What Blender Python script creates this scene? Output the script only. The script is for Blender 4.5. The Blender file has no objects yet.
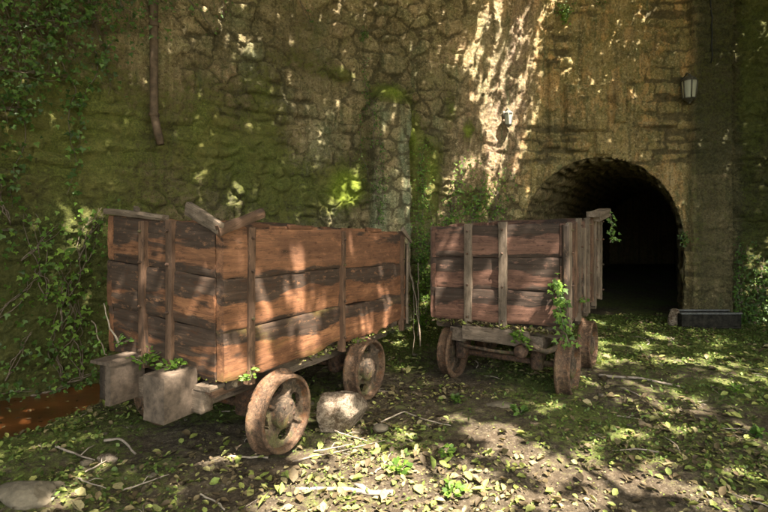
import bpy, math, random
import numpy as np
from mathutils import Vector, Matrix
random.seed(7); rng = np.random.default_rng(7)
C = bpy.context.scene.collection
PI = math.pi
F, HX, HY, CAMH = 500.0, 384.0, 222.0, 1.5
SUN = np.array([0.30, -0.40, 0.87]); SUN /= np.linalg.norm(SUN)

# ------------------------------------------------------------------ noise
def _h(ix, iy, iz, seed):
    n = (ix * 374761393 + iy * 668265263 + iz * 2147483647 + seed * 974634777) & 0xFFFFFFFF
    n = ((n ^ (n >> 13)) * 1274126177) & 0xFFFFFFFF
    n = ((n ^ (n >> 16)) * 2246822519) & 0xFFFFFFFF
    return ((n ^ (n >> 15)) & 0xFFFFFF) / float(0xFFFFFF)
def vnoise(x, y, z=0.0, seed=0):
    x, y, z = np.broadcast_arrays(np.asarray(x, float), np.asarray(y, float), np.asarray(z, float))
    ix, iy, iz = np.floor(x).astype(np.int64), np.floor(y).astype(np.int64), np.floor(z).astype(np.int64)
    fx, fy, fz = x - ix, y - iy, z - iz
    fx, fy, fz = fx*fx*(3-2*fx), fy*fy*(3-2*fy), fz*fz*(3-2*fz)
    r = 0
    for dx in (0, 1):
        for dy in (0, 1):
            for dz in (0, 1):
                w = (fx if dx else 1-fx)*(fy if dy else 1-fy)*(fz if dz else 1-fz)
                r = r + w*_h(ix+dx, iy+dy, iz+dz, seed)
    return r*2-1
def fbm(x, y, z=0.0, o=4, seed=0, g=.5):
    a, r, f, t = 1.0, 0, 1.0, 0
    for i in range(o):
        r = r + a*vnoise(np.asarray(x)*f, np.asarray(y)*f, np.asarray(z)*f, seed+i*17); t += a
        a *= g; f *= 2.03
    return r/t
def sstep(a, b, x):
    t = np.clip((np.asarray(x, float)-a)/(b-a), 0, 1); return t*t*(3-2*t)
def stones(s, z, w, h, seed=0, jit=.38):
    """irregular coursed rubble: returns joint distance, stone id noise"""
    s, z = s + .12*w*fbm(s*2.2, z*3, 0, 3, seed+5)+.10*w*fbm(s*13, z*13, 0, 3, seed+6), z + .25*h*fbm(s*.8, z*1.0, 0, 3, seed+9)+.22*h*fbm(s*9, z*14, 0, 3, seed+7)
    gr = np.floor(z/h).astype(np.int64)
    f1 = np.full(s.shape, 9.); f2 = np.full(s.shape, 9.); idv = np.zeros(s.shape)
    for dr in (-1, 0, 1):
        r = gr+dr
        wr = w*(.7+.7*_h(r, r*0, r*0, seed+3))
        off = _h(r, r*0+1, r*0, seed)
        gc = np.floor(s/wr-off).astype(np.int64)
        for dc in (-1, 0, 1):
            c = gc+dc
            cx = (c+off+.5+jit*(_h(c, r, r*0, seed+1)*2-1))*wr
            cy = (r+.5+jit*.7*(_h(c, r, r*0, seed+2)*2-1))*h
            d = np.sqrt(((s-cx)/w)**2+((z-cy)/h*.9)**2)
            i = _h(c, r, r*0+5, seed+4)
            m = d < f1
            f2 = np.where(m, f1, np.minimum(f2, d)); idv = np.where(m, i, idv); f1 = np.where(m, d, f1)
    return f2-f1, idv

def masonry(s, z, w, h, seed):
    """coursed rubble: distance to the joint (m), stone id, local coordinates"""
    ss = s+.10*fbm(s*1.7, z*2.6, 0, 3, seed+5)+.030*fbm(s*9, z*9, 0, 3, seed+6)
    zz = z+.06*fbm(s*.6, z*.7, 0, 2, seed+8)+.030*fbm(s*4.1, z*3.2, 0, 3, seed+9)+.020*fbm(s*13, z*13, 0, 3, seed+7)+3
    g = np.random.default_rng(seed); b = np.concatenate([[0], np.cumsum(h*g.uniform(.55, 1.5, 120))])
    r = np.clip(np.searchsorted(b, zz)-1, 0, 119); lo, hi = b[r], b[r+1]
    wr = w*(.65+.7*_h(r, r*0, r*0, seed+3)); q = ss/wr+_h(r, r*0+1, r*0, seed)
    c = np.floor(q).astype(np.int64)
    def edge(c): return c+.62*(_h(c, r, r*0, seed+1)-.5)
    c = np.where(q < edge(c), c-1, np.where(q >= edge(c+1), c+1, c))
    e0, e1 = edge(c), edge(c+1)
    sk = .30*(hi-lo)*w/.3
    dx = np.minimum((q-e0)*wr-.05*w*_h(c, r, r*0+8, seed), (e1-q)*wr-.05*w*_h(c, r, r*0+9, seed)); tiltv = (q-(e0+e1)/2)*wr*(_h(c, r, r*0+12, seed)-.5)*.35
    dz = np.minimum(zz+tiltv-lo-sk*_h(c, r, r*0+10, seed)**2, hi-zz-tiltv-sk*_h(c, r, r*0+11, seed)**2)
    k = .03; j = np.minimum(dx, dz)-np.maximum(0, k-np.abs(dx-dz))*.25
    i = _h(c, r, r*0+5, seed+4)
    u = (q-(e0+e1)/2)/(e1-e0)*2; v = (zz-(lo+hi)/2)/(hi-lo)*2
    t = (_h(c, r, r*0+6, seed+4)-.5)*u+(_h(c, r, r*0+7, seed+4)-.75)*v
    return j, i, t

# ------------------------------------------------------------------ object helpers
def tag(o, label=None, cat=None, group=None, kind=None):
    if label: o['label'] = label
    if cat: o['category'] = cat
    if group: o['group'] = group
    if kind: o['kind'] = kind
    return o
def empty(name, loc, rz=0):
    o = bpy.data.objects.new(name, None); C.objects.link(o)
    o.location = loc; o.rotation_euler = (0, 0, rz); o.empty_display_size = .1
    return o
SHARP = ('tyre', 'web', 'hub', 'buffer_block', 'spring_plate', 'strap', 'side_board', 'end_board', 'sole_bar', 'trough_body', 'rim', 'boulder', 'stone', 'collar', 'cap', 'base', 'broken_board', 'slat', 'draw_beam', 'bearer', 'greywood', 'top_plate', 'end_rail', 'top_board')
def mesh(name, V, Fc, mat, parent=None, attrs=None, smooth=True, loc=None):
    """V (n,3); Fc: (m,k) array or list of faces. Coordinates local to parent."""
    V = np.asarray(V, np.float32)
    me = bpy.data.meshes.new(name)
    if isinstance(Fc, np.ndarray):
        k = Fc.shape[1]; loops = Fc.astype(np.int32).ravel(); starts = np.arange(0, len(loops), k, dtype=np.int32)
    else:
        loops = np.fromiter((i for f in Fc for i in f), np.int32)
        ln = np.array([len(f) for f in Fc]); starts = np.concatenate([[0], np.cumsum(ln)[:-1]]).astype(np.int32)
    me.vertices.add(len(V)); me.vertices.foreach_set('co', V.ravel())
    me.loops.add(len(loops)); me.loops.foreach_set('vertex_index', loops)
    me.polygons.add(len(starts)); me.polygons.foreach_set('loop_start', starts)
    me.update(calc_edges=True); me.validate()
    if smooth: me.polygons.foreach_set('use_smooth', np.ones(len(me.polygons), bool))
    for nm, a in (attrs or {}).items():
        a = np.asarray(a, np.float32)
        if a.ndim == 1:
            at = me.attributes.new(nm, 'FLOAT', 'POINT'); at.data.foreach_set('value', a)
        else:
            at = me.attributes.new(nm, 'FLOAT_VECTOR', 'POINT'); at.data.foreach_set('vector', a.ravel())
    if name in SHARP: me.set_sharp_from_angle(angle=math.radians(32))
    if mat: me.materials.append(mat)
    o = bpy.data.objects.new(name, me); C.objects.link(o)
    if parent: o.parent = parent
    if loc is not None: o.location = loc
    return o
def gridfaces(nu, nv, wrapv=False, wrapu=False):
    u = np.arange(nu if wrapu else nu-1); v = np.arange(nv if wrapv else nv-1)
    U, Vv = np.meshgrid(u, v, indexing='ij'); U2 = (U+1) % nu; V2 = (Vv+1) % nv
    return np.stack([U*nv+Vv, U2*nv+Vv, U2*nv+V2, U*nv+V2], -1).reshape(-1, 4)
class MB:
    def __init__(s): s.V = []; s.F = []; s.n = 0; s.A = {}
    def add(s, V, Fc, **attrs):
        V = np.asarray(V, float)
        s.V.append(V)
        s.F += [tuple(int(i)+s.n for i in f) for f in Fc]
        for k in attrs: s.A.setdefault(k, [])
        for k in s.A:
            a = attrs.get(k)
            s.A[k].append(np.broadcast_to(np.asarray(a), (len(V),)+np.shape(a)[1:] if np.ndim(a) > 1 else (len(V),)))
        s.n += len(V); return s
    def build(s, name, mat, parent=None, smooth=True, loc=None):
        return mesh(name, np.concatenate(s.V), s.F, mat, parent, {k: np.concatenate(v) for k, v in s.A.items()}, smooth, loc)

# ------------------------------------------------------------------ materials
def newmat(name):
    m = bpy.data.materials.new(name); m.use_nodes = True
    nt = m.node_tree; nt.nodes.clear()
    out = nt.nodes.new('ShaderNodeOutputMaterial'); b = nt.nodes.new('ShaderNodeBsdfPrincipled')
    nt.links.new(b.outputs[0], out.inputs[0])
    return m, nt, b, out
class NT:
    def __init__(s, nt): s.nt = nt
    def n(s, t, **kw):
        nd = s.nt.nodes.new('ShaderNode'+t)
        for k, v in kw.items():
            if hasattr(nd, k): setattr(nd, k, v)
        return nd
    def l(s, a, b): s.nt.links.new(a, b)
    def attr(s, name, vec=False):
        a = s.n('Attribute'); a.attribute_name = name; return a.outputs['Vector' if vec else 'Fac']
    def co(s, kind='Object'): return s.n('TexCoord').outputs[kind]
    def mapping(s, v, sc=(1, 1, 1), loc=(0, 0, 0)):
        m = s.n('Mapping'); m.inputs['Scale'].default_value = sc; m.inputs['Location'].default_value = loc
        s.l(v, m.inputs['Vector']); return m.outputs[0]
    def noise(s, v, scale, detail=6, rough=.6, dist=0):
        t = s.n('TexNoise'); s.l(v, t.inputs['Vector']); t.inputs['Scale'].default_value = scale
        t.inputs['Detail'].default_value = detail; t.inputs['Roughness'].default_value = rough
        t.inputs['Distortion'].default_value = dist; return t.outputs['Fac']
    def vor(s, v, scale, feat='F1'):
        t = s.n('TexVoronoi'); t.feature = feat; s.l(v, t.inputs['Vector']); t.inputs['Scale'].default_value = scale
        return t
    def ramp(s, f, stops, interp='LINEAR'):
        r = s.n('ValToRGB'); r.color_ramp.interpolation = interp; e = r.color_ramp.elements
        while len(e) < len(stops): e.new(.5)
        for i, (p, c) in enumerate(stops):
            e[i].position = p
            e[i].color = (c, c, c, 1) if isinstance(c, (int, float)) else (*c, 1)
        s.l(f, r.inputs[0]); return r.outputs[0]
    def mix(s, f, a, b, blend='MIX'):
        m = s.n('Mix'); m.data_type = 'RGBA'; m.blend_type = blend
        for sock, v in ((m.inputs[0], f), (m.inputs[6], a), (m.inputs[7], b)):
            if isinstance(v, (int, float)): sock.default_value = v
            elif isinstance(v, tuple): sock.default_value = (*v, 1)
            else: s.l(v, sock)
        return m.outputs[2]
    def math(s, op, a, b=None, c=None, clamp=False):
        m = s.n('Math'); m.operation = op; m.use_clamp = clamp
        for i, v in enumerate((a, b, c)):
            if v is None: continue
            if isinstance(v, (int, float)): m.inputs[i].default_value = v
            else: s.l(v, m.inputs[i])
        return m.outputs[0]
    def bump(s, h, strength=.5, dist=.01, normal=None):
        b = s.n('Bump'); b.inputs['Strength'].default_value = strength; b.inputs['Distance'].default_value = dist
        s.l(h, b.inputs['Height'])
        if normal is not None: s.l(normal, b.inputs['Normal'])
        return b.outputs[0]

def wall_material(name, bright=1.0):
    m, nt, b, out = newmat(name); T = NT(nt); co = T.co('Object')
    k = bright*1.6
    sid = T.attr('sid'); joint = T.attr('joint'); moss = T.attr('moss'); ochre = T.attr('ochre'); lime = T.attr('lime')
    base = T.ramp(sid, [(0, (.09*k, .07*k, .035*k)), (.2, (.24*k, .18*k, .095*k)), (.35, (.13*k, .095*k, .05*k)), (.5, (.30*k, .225*k, .125*k)), (.65, (.15*k, .135*k, .07*k)), (.8, (.31*k, .21*k, .125*k)), (1, (.19*k, .165*k, .09*k))])
    n1 = T.noise(co, 3.2, 8, .65)
    n2 = T.noise(co, 14, 8, .7)
    n3 = T.noise(co, 60, 5, .7)
    base = T.mix(T.ramp(n1, [(.35, 0.), (.7, .7)]), base, (.13*k, .095*k, .045*k))
    base = T.mix(T.ramp(n2, [(.46, 0.), (.62, .6)]), base, (.33*k, .25*k, .14*k))
    base = T.mix(T.ramp(n3, [(.34, .6), (.46, 0.)]), base, (.08*k, .058*k, .03*k))
    base = T.mix(T.ramp(T.noise(co, 5.5, 8, .7), [(.50, 0.), (.64, .55)]), base, (.17*k, .16*k, .06*k))
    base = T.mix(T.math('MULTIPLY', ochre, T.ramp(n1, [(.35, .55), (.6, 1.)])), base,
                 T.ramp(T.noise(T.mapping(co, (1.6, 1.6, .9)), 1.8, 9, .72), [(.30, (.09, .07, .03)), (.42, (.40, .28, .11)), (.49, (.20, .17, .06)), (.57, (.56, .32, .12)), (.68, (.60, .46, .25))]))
    limec = T.ramp(T.noise(T.mapping(co, (5, 5, .7)), 3, 7, .7), [(.35, (.10, .13, .07)), (.55, (.20, .25, .15)), (.7, (.34, .36, .26))])
    base = T.mix(lime, base, limec)
    base = T.mix(T.math('MULTIPLY', T.attr('sun_pink'), T.ramp(n2, [(.3, .35), (.6, 1.)])), base, T.ramp(T.noise(T.mapping(co, (5, 5, 1.2)), 2.4, 6, .65), [(.35, (.20, .115, .085)), (.6, (.35, .24, .20))]))
    # dark algae run-off streaks
    st = T.noise(T.mapping(co, (7, 7, .35)), 1.6, 6, .65)
    base = T.mix(T.ramp(st, [(.50, 0.), (.64, .6)]), base, (.07, .06, .03))
    st2 = T.noise(T.mapping(co, (4, 4, .5)), 1.9, 8, .7); base = T.mix(T.ramp(st2, [(.54, 0.), (.66, .7)]), base, (.10, .125, .06))
    base = T.mix(T.ramp(T.noise(co, 1.3, 9, .75), [(.52, 0.), (.62, .55)]), base, (.075, .065, .03))
    sp = T.noise(co, 34, 7, .78)
    base = T.mix(T.ramp(sp, [(.40, .75), (.47, 0.)]), base, (.05*k, .04*k, .02*k))
    base = T.mix(T.ramp(sp, [(.55, 0.), (.63, .7)]), base, (.40*k, .32*k, .20*k))
    # small dark pits
    pit = T.ramp(T.noise(co, 24, 3, .6), [(.27, 1.), (.38, 0.)])
    base = T.mix(T.math('MULTIPLY', pit, .8), base, (.03, .025, .015))
    jn = T.math('ADD', joint, T.math('MULTIPLY', T.math('SUBTRACT', n2, .5), .5))
    base = T.mix(T.ramp(jn, [(.02, .75), (.10, .5), (.20, 0.)]), base, (.065, .052, .028))
    dk = T.attr('wall_dark')
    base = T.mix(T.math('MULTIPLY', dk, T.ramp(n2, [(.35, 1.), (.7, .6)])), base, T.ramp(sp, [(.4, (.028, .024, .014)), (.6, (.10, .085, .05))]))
    # moss
    mm = T.math('ADD', moss, T.math('MULTIPLY', T.math('SUBTRACT', n2, .5), 1.5))
    mm = T.math('ADD', mm, T.math('MULTIPLY', T.math('SUBTRACT', T.noise(co, 34, 7, .78), .5), 1.3)); mf = T.ramp(mm, [(.36, 0.), (.72, .86)])
    mc = T.ramp(n3, [(.3, (.05, .065, .014)), (.5, (.13, .155, .028)), (.72, (.26, .29, .05))])
    mc2 = T.ramp(n2, [(.35, (.08, .085, .022)), (.6, (.21, .19, .05))])
    mc = T.mix(T.ramp(n1, [(.4, 0.), (.6, .7)]), mc, mc2)
    br = T.attr('lush')
    mc = T.mix(T.ramp(T.math('MULTIPLY', br, T.math('ADD', T.noise(co, 20, 7, .75), .45)), [(.25, 0.), (.55, 1.)]), mc, T.ramp(n3, [(.3, (.10, .16, .008)), (.7, (.30, .38, .03))]))
    col = T.mix(mf, base, mc)
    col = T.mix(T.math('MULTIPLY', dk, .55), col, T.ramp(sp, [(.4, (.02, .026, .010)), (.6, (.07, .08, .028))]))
    T.l(col, b.inputs['Base Color'])
    b.inputs['Roughness'].default_value = .85; b.inputs['Specular IOR Level'].default_value = .25
    h = T.math('ADD', T.math('MULTIPLY', n2, .8), T.math('MULTIPLY', n3, .35))
    h = T.math('ADD', h, T.math('MULTIPLY', mf, T.math('MULTIPLY', T.noise(co, 130, 3, .6), .5)))
    T.l(T.bump(h, 1.0, .045), b.inputs['Normal'])
    return m

def ground_material():
    m, nt, b, out = newmat('mossy_dirt'); T = NT(nt); co = T.co('Object')
    moss = T.attr('moss'); mud = T.attr('mud')
    n1 = T.noise(co, 2.5, 8, .65); n2 = T.noise(co, 22, 8, .7); n3 = T.noise(co, 90, 5, .7)
    c = T.ramp(n2, [(.3, (.022, .017, .010)), (.5, (.07, .054, .034)), (.7, (.18, .145, .095))])
    c = T.mix(T.ramp(n1, [(.4, 0.), (.65, .6)]), c, (.075, .05, .032))
    v = T.vor(co, 38); c = T.mix(T.ramp(v.outputs['Distance'], [(.12, .6), (.35, 0.)]), c, (.20, .16, .125))
    mm = T.math('ADD', moss, T.math('MULTIPLY', T.math('SUBTRACT', n2, .5), 1.8))
    c = T.mix(T.ramp(mm, [(.4, 0.), (.68, .95)]), c, T.ramp(n3, [(.3, (.04, .05, .012)), (.55, (.11, .13, .028)), (.75, (.21, .24, .055))]))
    c = T.mix(mud, c, (.13, .05, .018))
    T.l(c, b.inputs['Base Color']); b.inputs['Roughness'].default_value = .92
    T.l(T.ramp(mud, [(0., .92), (1., .5)]), b.inputs['Roughness']); b.inputs['Specular IOR Level'].default_value = .3
    h = T.math('ADD', n2, T.math('MULTIPLY', n3, .5))
    T.l(T.bump(h, .9, .03), b.inputs['Normal'])
    return m

def wood_material(name, light, mid, dark, roughness=.8):
    m, nt, b, out = newmat(name); T = NT(nt)
    co = T.attr('bco', True); rot = T.attr('rot'); tone = T.attr('tone')
    g1 = T.noise(T.mapping(co, (1.6, 26, 26)), 1.5, 8, .65, .6)
    g2 = T.noise(T.mapping(co, (5, 110, 110)), 1.5, 5, .7, .3)
    big = T.noise(T.mapping(co, (1.6, 5, 5)), 1.3, 6, .6)
    c = T.ramp(g1, [(.25, dark), (.45, mid), (.75, light)])
    c = T.mix(T.ramp(big, [(.42, 0.), (.6, .85)]), c, tuple(x*.55 for x in mid))
    c = T.mix(T.ramp(big, [(.3, .55), (.4, 0.)]), c, tuple(min(1, x*1.25) for x in light))
    c = T.mix(T.ramp(g2, [(.32, .75), (.46, 0.)]), c, tuple(x*.3 for x in dark))
    c = T.mix(T.math('MULTIPLY', tone, .8), c, tuple(x*.6+.02 for x in mid))
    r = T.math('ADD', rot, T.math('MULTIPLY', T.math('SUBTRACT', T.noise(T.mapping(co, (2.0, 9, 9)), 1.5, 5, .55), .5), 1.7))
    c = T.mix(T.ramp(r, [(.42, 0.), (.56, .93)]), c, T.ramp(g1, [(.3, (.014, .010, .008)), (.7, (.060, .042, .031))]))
    # lichen specks / whitish flaking
    fl = T.ramp(T.noise(T.mapping(co, (9, 30, 30)), 2, 5, .7), [(.68, 0.), (.75, .6)])
    c = T.mix(fl, c, (.42, .34, .28))
    kn = T.vor(T.mapping(co, (2.2, 6, 0)), 1.0); c = T.mix(T.ramp(kn.outputs['Distance'], [(.05, .95), (.10, .3), (.16, 0.)]), c, (.03, .018, .012))
    pt = T.noise(T.mapping(co, (3, 7, 7)), 3.2, 8, .75)
    c = T.mix(T.ramp(pt, [(.36, .8), (.46, 0.)]), c, tuple(x*.35 for x in mid))
    c = T.mix(T.ramp(pt, [(.56, 0.), (.70, .55)]), c, tuple(min(1, x*1.2+.01) for x in light))
    ms = T.ramp(T.math('MULTIPLY', T.attr('mossy'), T.noise(T.mapping(co, (1, 3, 3)), 5, 6, .7)), [(.20, 0.), (.42, .75)])
    c = T.mix(ms, c, (.19, .14, .035))
    T.l(c, b.inputs['Base Color'])
    b.inputs['Roughness'].default_value = roughness; b.inputs['Specular IOR Level'].default_value = .3
    T.l(T.bump(T.math('ADD', g1, T.math('MULTIPLY', g2, .5)), .4, .005), b.inputs['Normal'])
    return m

def rust_material(name, cols, mossy=0.0, rough=.7, metal=.25):
    m, nt, b, out = newmat(name); T = NT(nt); co = T.co('Object')
    n1 = T.noise(co, 7, 9, .72); n2 = T.noise(co, 38, 8, .75); n3 = T.noise(co, 130, 4, .7)
    c = T.ramp(n1, [(.34, cols[0]), (.48, cols[1]), (.62, cols[2])])
    c = T.mix(T.ramp(n2, [(.50, 0.), (.60, .75)]), c, (cols[2][0]*1.5+.02, cols[2][1]*1.35+.02, cols[2][2]*1.2+.02))
    c = T.mix(T.ramp(n2, [(.36, .9), (.45, 0.)]), c, tuple(x*.35 for x in cols[0]))
    c = T.mix(T.ramp(T.noise(co, 16, 7, .7), [(.55, 0.), (.66, .6)]), c, (.22, .085, .03))
    c = T.mix(T.ramp(n3, [(.35, .5), (.5, 0.)]), c, tuple(x*.3 for x in cols[1]))
    if mossy: c = T.mix(T.ramp(T.noise(co, 6, 9, .7), [(.54, 0.), (.64, mossy)]), c, T.ramp(n3, [(.3, (.07, .08, .02)), (.7, (.19, .21, .06))]))
    T.l(c, b.inputs['Base Color']); b.inputs['Roughness'].default_value = rough; b.inputs['Metallic'].default_value = metal
    T.l(T.bump(T.math('ADD', n2, T.math('MULTIPLY', n3, .5)), .9, .012), b.inputs['Normal'])
    return m

def leaf_material(name, stops, trans=.35, rough=.5):
    m, nt, b, out = newmat(name); T = NT(nt)
    c = T.ramp(T.attr('rnd'), stops)
    c = T.mix(T.ramp(T.noise(T.co('Object'), 60, 3, .6), [(.35, .4), (.6, 0.)]), c, tuple(x*.5 for x in stops[0][1]))
    T.l(c, b.inputs['Base Color']); b.inputs['Roughness'].default_value = rough
    b.inputs['Specular IOR Level'].default_value = .35
    if trans:
        t = T.n('BsdfTranslucent'); T.l(T.mix(1.0, c, (1.3, 1.5, .7), 'MULTIPLY'), t.inputs[0])
        mx = T.n('MixShader'); mx.inputs[0].default_value = trans
        T.l(b.outputs[0], mx.inputs[1]); T.l(t.outputs[0], mx.inputs[2]); T.l(mx.outputs[0], out.inputs[0])
    return m
def simple_material(name, a, bcol, scale=12, rough=.8, metal=0, bumpd=.01, spec=.4):
    m, nt, b, out = newmat(name); T = NT(nt); co = T.co('Object'); n = T.noise(co, scale, 8, .68)
    T.l(T.ramp(n, [(.32, a), (.68, bcol)]), b.inputs['Base Color']); b.inputs['Roughness'].default_value = rough
    b.inputs['Metallic'].default_value = metal; b.inputs['Specular IOR Level'].default_value = spec
    T.l(T.bump(n, .6, bumpd), b.inputs['Normal']); return m

M = {}
M['wall'] = wall_material('mossy_rubble_stone')
M['lining'] = wall_material('tunnel_stone', .8)
M['ground'] = ground_material()
M['wood'] = wood_material('red_brown_timber', (.31, .145, .070), (.18, .080, .040), (.06, .032, .020))
M['wood2'] = wood_material('dull_brown_timber', (.25, .128, .09), (.14, .07, .048), (.055, .033, .025))
M['greywood'] = wood_material('grey_timber', (.26, .20, .155), (.15, .11, .08), (.06, .042, .03))
M['strap'] = wood_material('rusted_strap', (.22, .125, .078), (.115, .066, .042), (.04, .025, .018), .7)
M['strap_pale'] = wood_material('pale_strap', (.27, .21, .16), (.17, .125, .09), (.07, .05, .036), .7)
M['block'] = None
M['rust'] = rust_material('rust_iron', [(.03, .022, .015), (.065, .045, .030), (.11, .078, .052)], .5)
M['rust_dark'] = rust_material('dark_rust_iron', [(.03, .02, .015), (.07, .04, .028), (.12, .07, .045)], .3)
M['rust_tyre'] = rust_material('tyre_rust', [(.05, .030, .019), (.10, .058, .035), (.15, .092, .057)], .15)
M['pipe'] = simple_material('pipe_rust', (.05, .034, .022), (.15, .10, .065), 14, .85)
M['rock'], _nt, _b, _o = newmat('pale_rock')
_T = NT(_nt); _c = _T.co('Object'); _n = _T.noise(_c, 9, 9, .75); _n2 = _T.noise(_c, 45, 7, .75)
_k = _T.mix(_T.ramp(_n, [(.42, 0.), (.54, 1.)]), (.11, .07, .042), (.36, .28, .21))
_k = _T.mix(_T.ramp(_n2, [(.38, .85), (.48, 0.)]), _k, (.05, .034, .02)); _k = _T.mix(_T.ramp(_n2, [(.56, 0.), (.64, .7)]), _k, (.55, .47, .38))
_T.l(_k, _b.inputs['Base Color']); _b.inputs['Roughness'].default_value = .9; _T.l(_T.bump(_T.math('ADD', _n, _n2), 1, .03), _b.inputs['Normal'])
M['block'] = simple_material('weathered_block', (.05, .038, .03), (.145, .108, .082), 22, .9, 0, .006, .2)
M['rock_dark'] = simple_material('dark_rock', (.06, .05, .035), (.17, .14, .10), 9, .9, 0, .02)
M['stem'] = simple_material('vine_stem', (.09, .065, .045), (.20, .16, .12), 30, .85)
M['root'] = simple_material('pale_root', (.20, .16, .12), (.38, .32, .25), 30, .85)
M['twig'] = simple_material('twig_bark', (.13, .10, .08), (.34, .28, .23), 30, .85)
M['bark'] = simple_material('tree_bark', (.06, .045, .03), (.16, .12, .09), 8, .9, 0, .04)
M['water'], _nt, _b, _o = newmat('ochre_water')
_T = NT(_nt); _n = _T.noise(_T.co('Object'), 3, 6, .6)
_T.l(_T.ramp(_n, [(.35, (.06, .022, .008)), (.65, (.19, .065, .018))]), _b.inputs['Base Color']); _b.inputs['Roughness'].default_value = .28
_T.l(_T.bump(_T.noise(_T.co('Object'), 9, 3, .5), .15, .01), _b.inputs['Normal'])
G = [(0, (.03, .06, .010)), (.35, (.055, .11, .018)), (.7, (.09, .17, .028)), (1, (.16, .26, .05))]
M['ivy'] = leaf_material('ivy_leaf', G, .3, .45)
M['ivy_dark'] = leaf_material('ivy_leaf_dark', [(0, (.02, .04, .008)), (.5, (.035, .075, .014)), (1, (.075, .15, .03))], .3, .45)
M['fresh'] = leaf_material('fresh_leaf', [(0, (.05, .10, .015)), (.5, (.12, .22, .03)), (1, (.24, .36, .06))], .4, .5)
M['canopy'] = leaf_material('canopy_leaf', [(0, (.04, .08, .015)), (1, (.09, .16, .03))], .12, .5)
M['litter'] = leaf_material('fallen_leaf', [(0, (.04, .028, .015)), (.25, (.09, .065, .035)), (.42, (.18, .135, .07)), (.58, (.32, .27, .14)), (.70, (.27, .28, .07)), (.88, (.18, .24, .05)), (1, (.44, .43, .15))], .15, .7)
M['cover'] = leaf_material('ground_leaf', [(0, (.04, .065, .012)), (.6, (.09, .14, .025)), (1, (.2, .26, .06))], .25, .6)
M['black'] = simple_material('black_iron', (.006, .006, .006), (.045, .04, .032), 14, .8, .0, .006, .1)
M['edge'] = simple_material('worn_edge', (.06, .06, .06), (.20, .20, .20), 25, .8, .0, .003)
M['lamp_metal'] = simple_material('lamp_metal', (.05, .045, .035), (.14, .13, .11), 30, .5, .5, .003)
M['lamp_white'] = simple_material('lamp_white', (.09, .085, .07), (.20, .185, .155), 30, .5, .1, .003)
def glass_mat():
    m, nt, b, out = newmat('frosted_lamp_glass')
    b.inputs['Base Color'].default_value = (.50, .49, .40, 1); b.inputs['Roughness'].default_value = .25
    b.inputs['Transmission Weight'].default_value = .35; b.inputs['IOR'].default_value = 1.3
    return m
M['glass'] = glass_mat()
M['bulb'] = simple_material('bulb_white', (.5, .5, .45), (.6, .6, .55), 5, .3)
M['cable'] = simple_material('black_cable', (.01, .01, .01), (.02, .02, .02), 5, .6)

# ------------------------------------------------------------------ wall geometry
WC = np.array([(-12, -1.5), (-7.5, 1.6), (-5.5, 3.1), (-3.73, 4.25), (-3.42, 4.45), (-2.84, 5.0), (-2.12, 5.75), (-1.09, 6.5), (.22, 7.02), (1.4, 7.32),
               (2.0, 7.44), (2.6, 7.5), (5.2, 7.5), (5.6, 7.33), (6.4, 6.9), (7.6, 6.1), (10, 3.8), (13, .5)])
_xs = np.linspace(-12, 13, 2501); _ys = np.interp(_xs, WC[:, 0], WC[:, 1])
_k = np.hanning(41); _k /= _k.sum(); _yp = np.convolve(np.pad(_ys, 20, mode='reflect', reflect_type='odd'), _k, 'valid')
_arc = np.concatenate([[0], np.cumsum(np.hypot(np.diff(_xs), np.diff(_yp)))])
def wy(x): return np.interp(x, _xs, _yp)
def wnorm(x):
    d = (wy(np.asarray(x)+.05)-wy(np.asarray(x)-.05))/.1; L = np.sqrt(1+d*d)
    return d/L, -1/L            # points to the camera side
def warc(x): return np.interp(x, _xs, _arc)
_ratio = _xs/np.maximum(_yp, .2)
def wall_x(px):
    r = (px-HX)/F; m = (_yp > .6) & (np.abs(_xs) < 8.5)
    return float(np.interp(r, _ratio[m], _xs[m]))
def wall_at(px, py):
    x = wall_x(px); y = float(wy(x)); return x, y, CAMH-(py-HY)*y/F
def ground_at(px, py, z=0.0):
    y = F*(CAMH-z)/(py-HY); return (px-HX)/F*y, y
AX, AR, ASP = 3.27, 1.225, 1.25            # arch centre x, radius, spring height
AY = 7.5
def arch_in(x, z):
    return (np.abs(x-AX) < AR) & (z < ASP) | (np.hypot(x-AX, z-ASP) < AR) & (z >= ASP)
def blob(x, z, cx, cz, rx, rz): return np.exp(-((x-cx)/rx)**2-((z-cz)/rz)**2)
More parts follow.
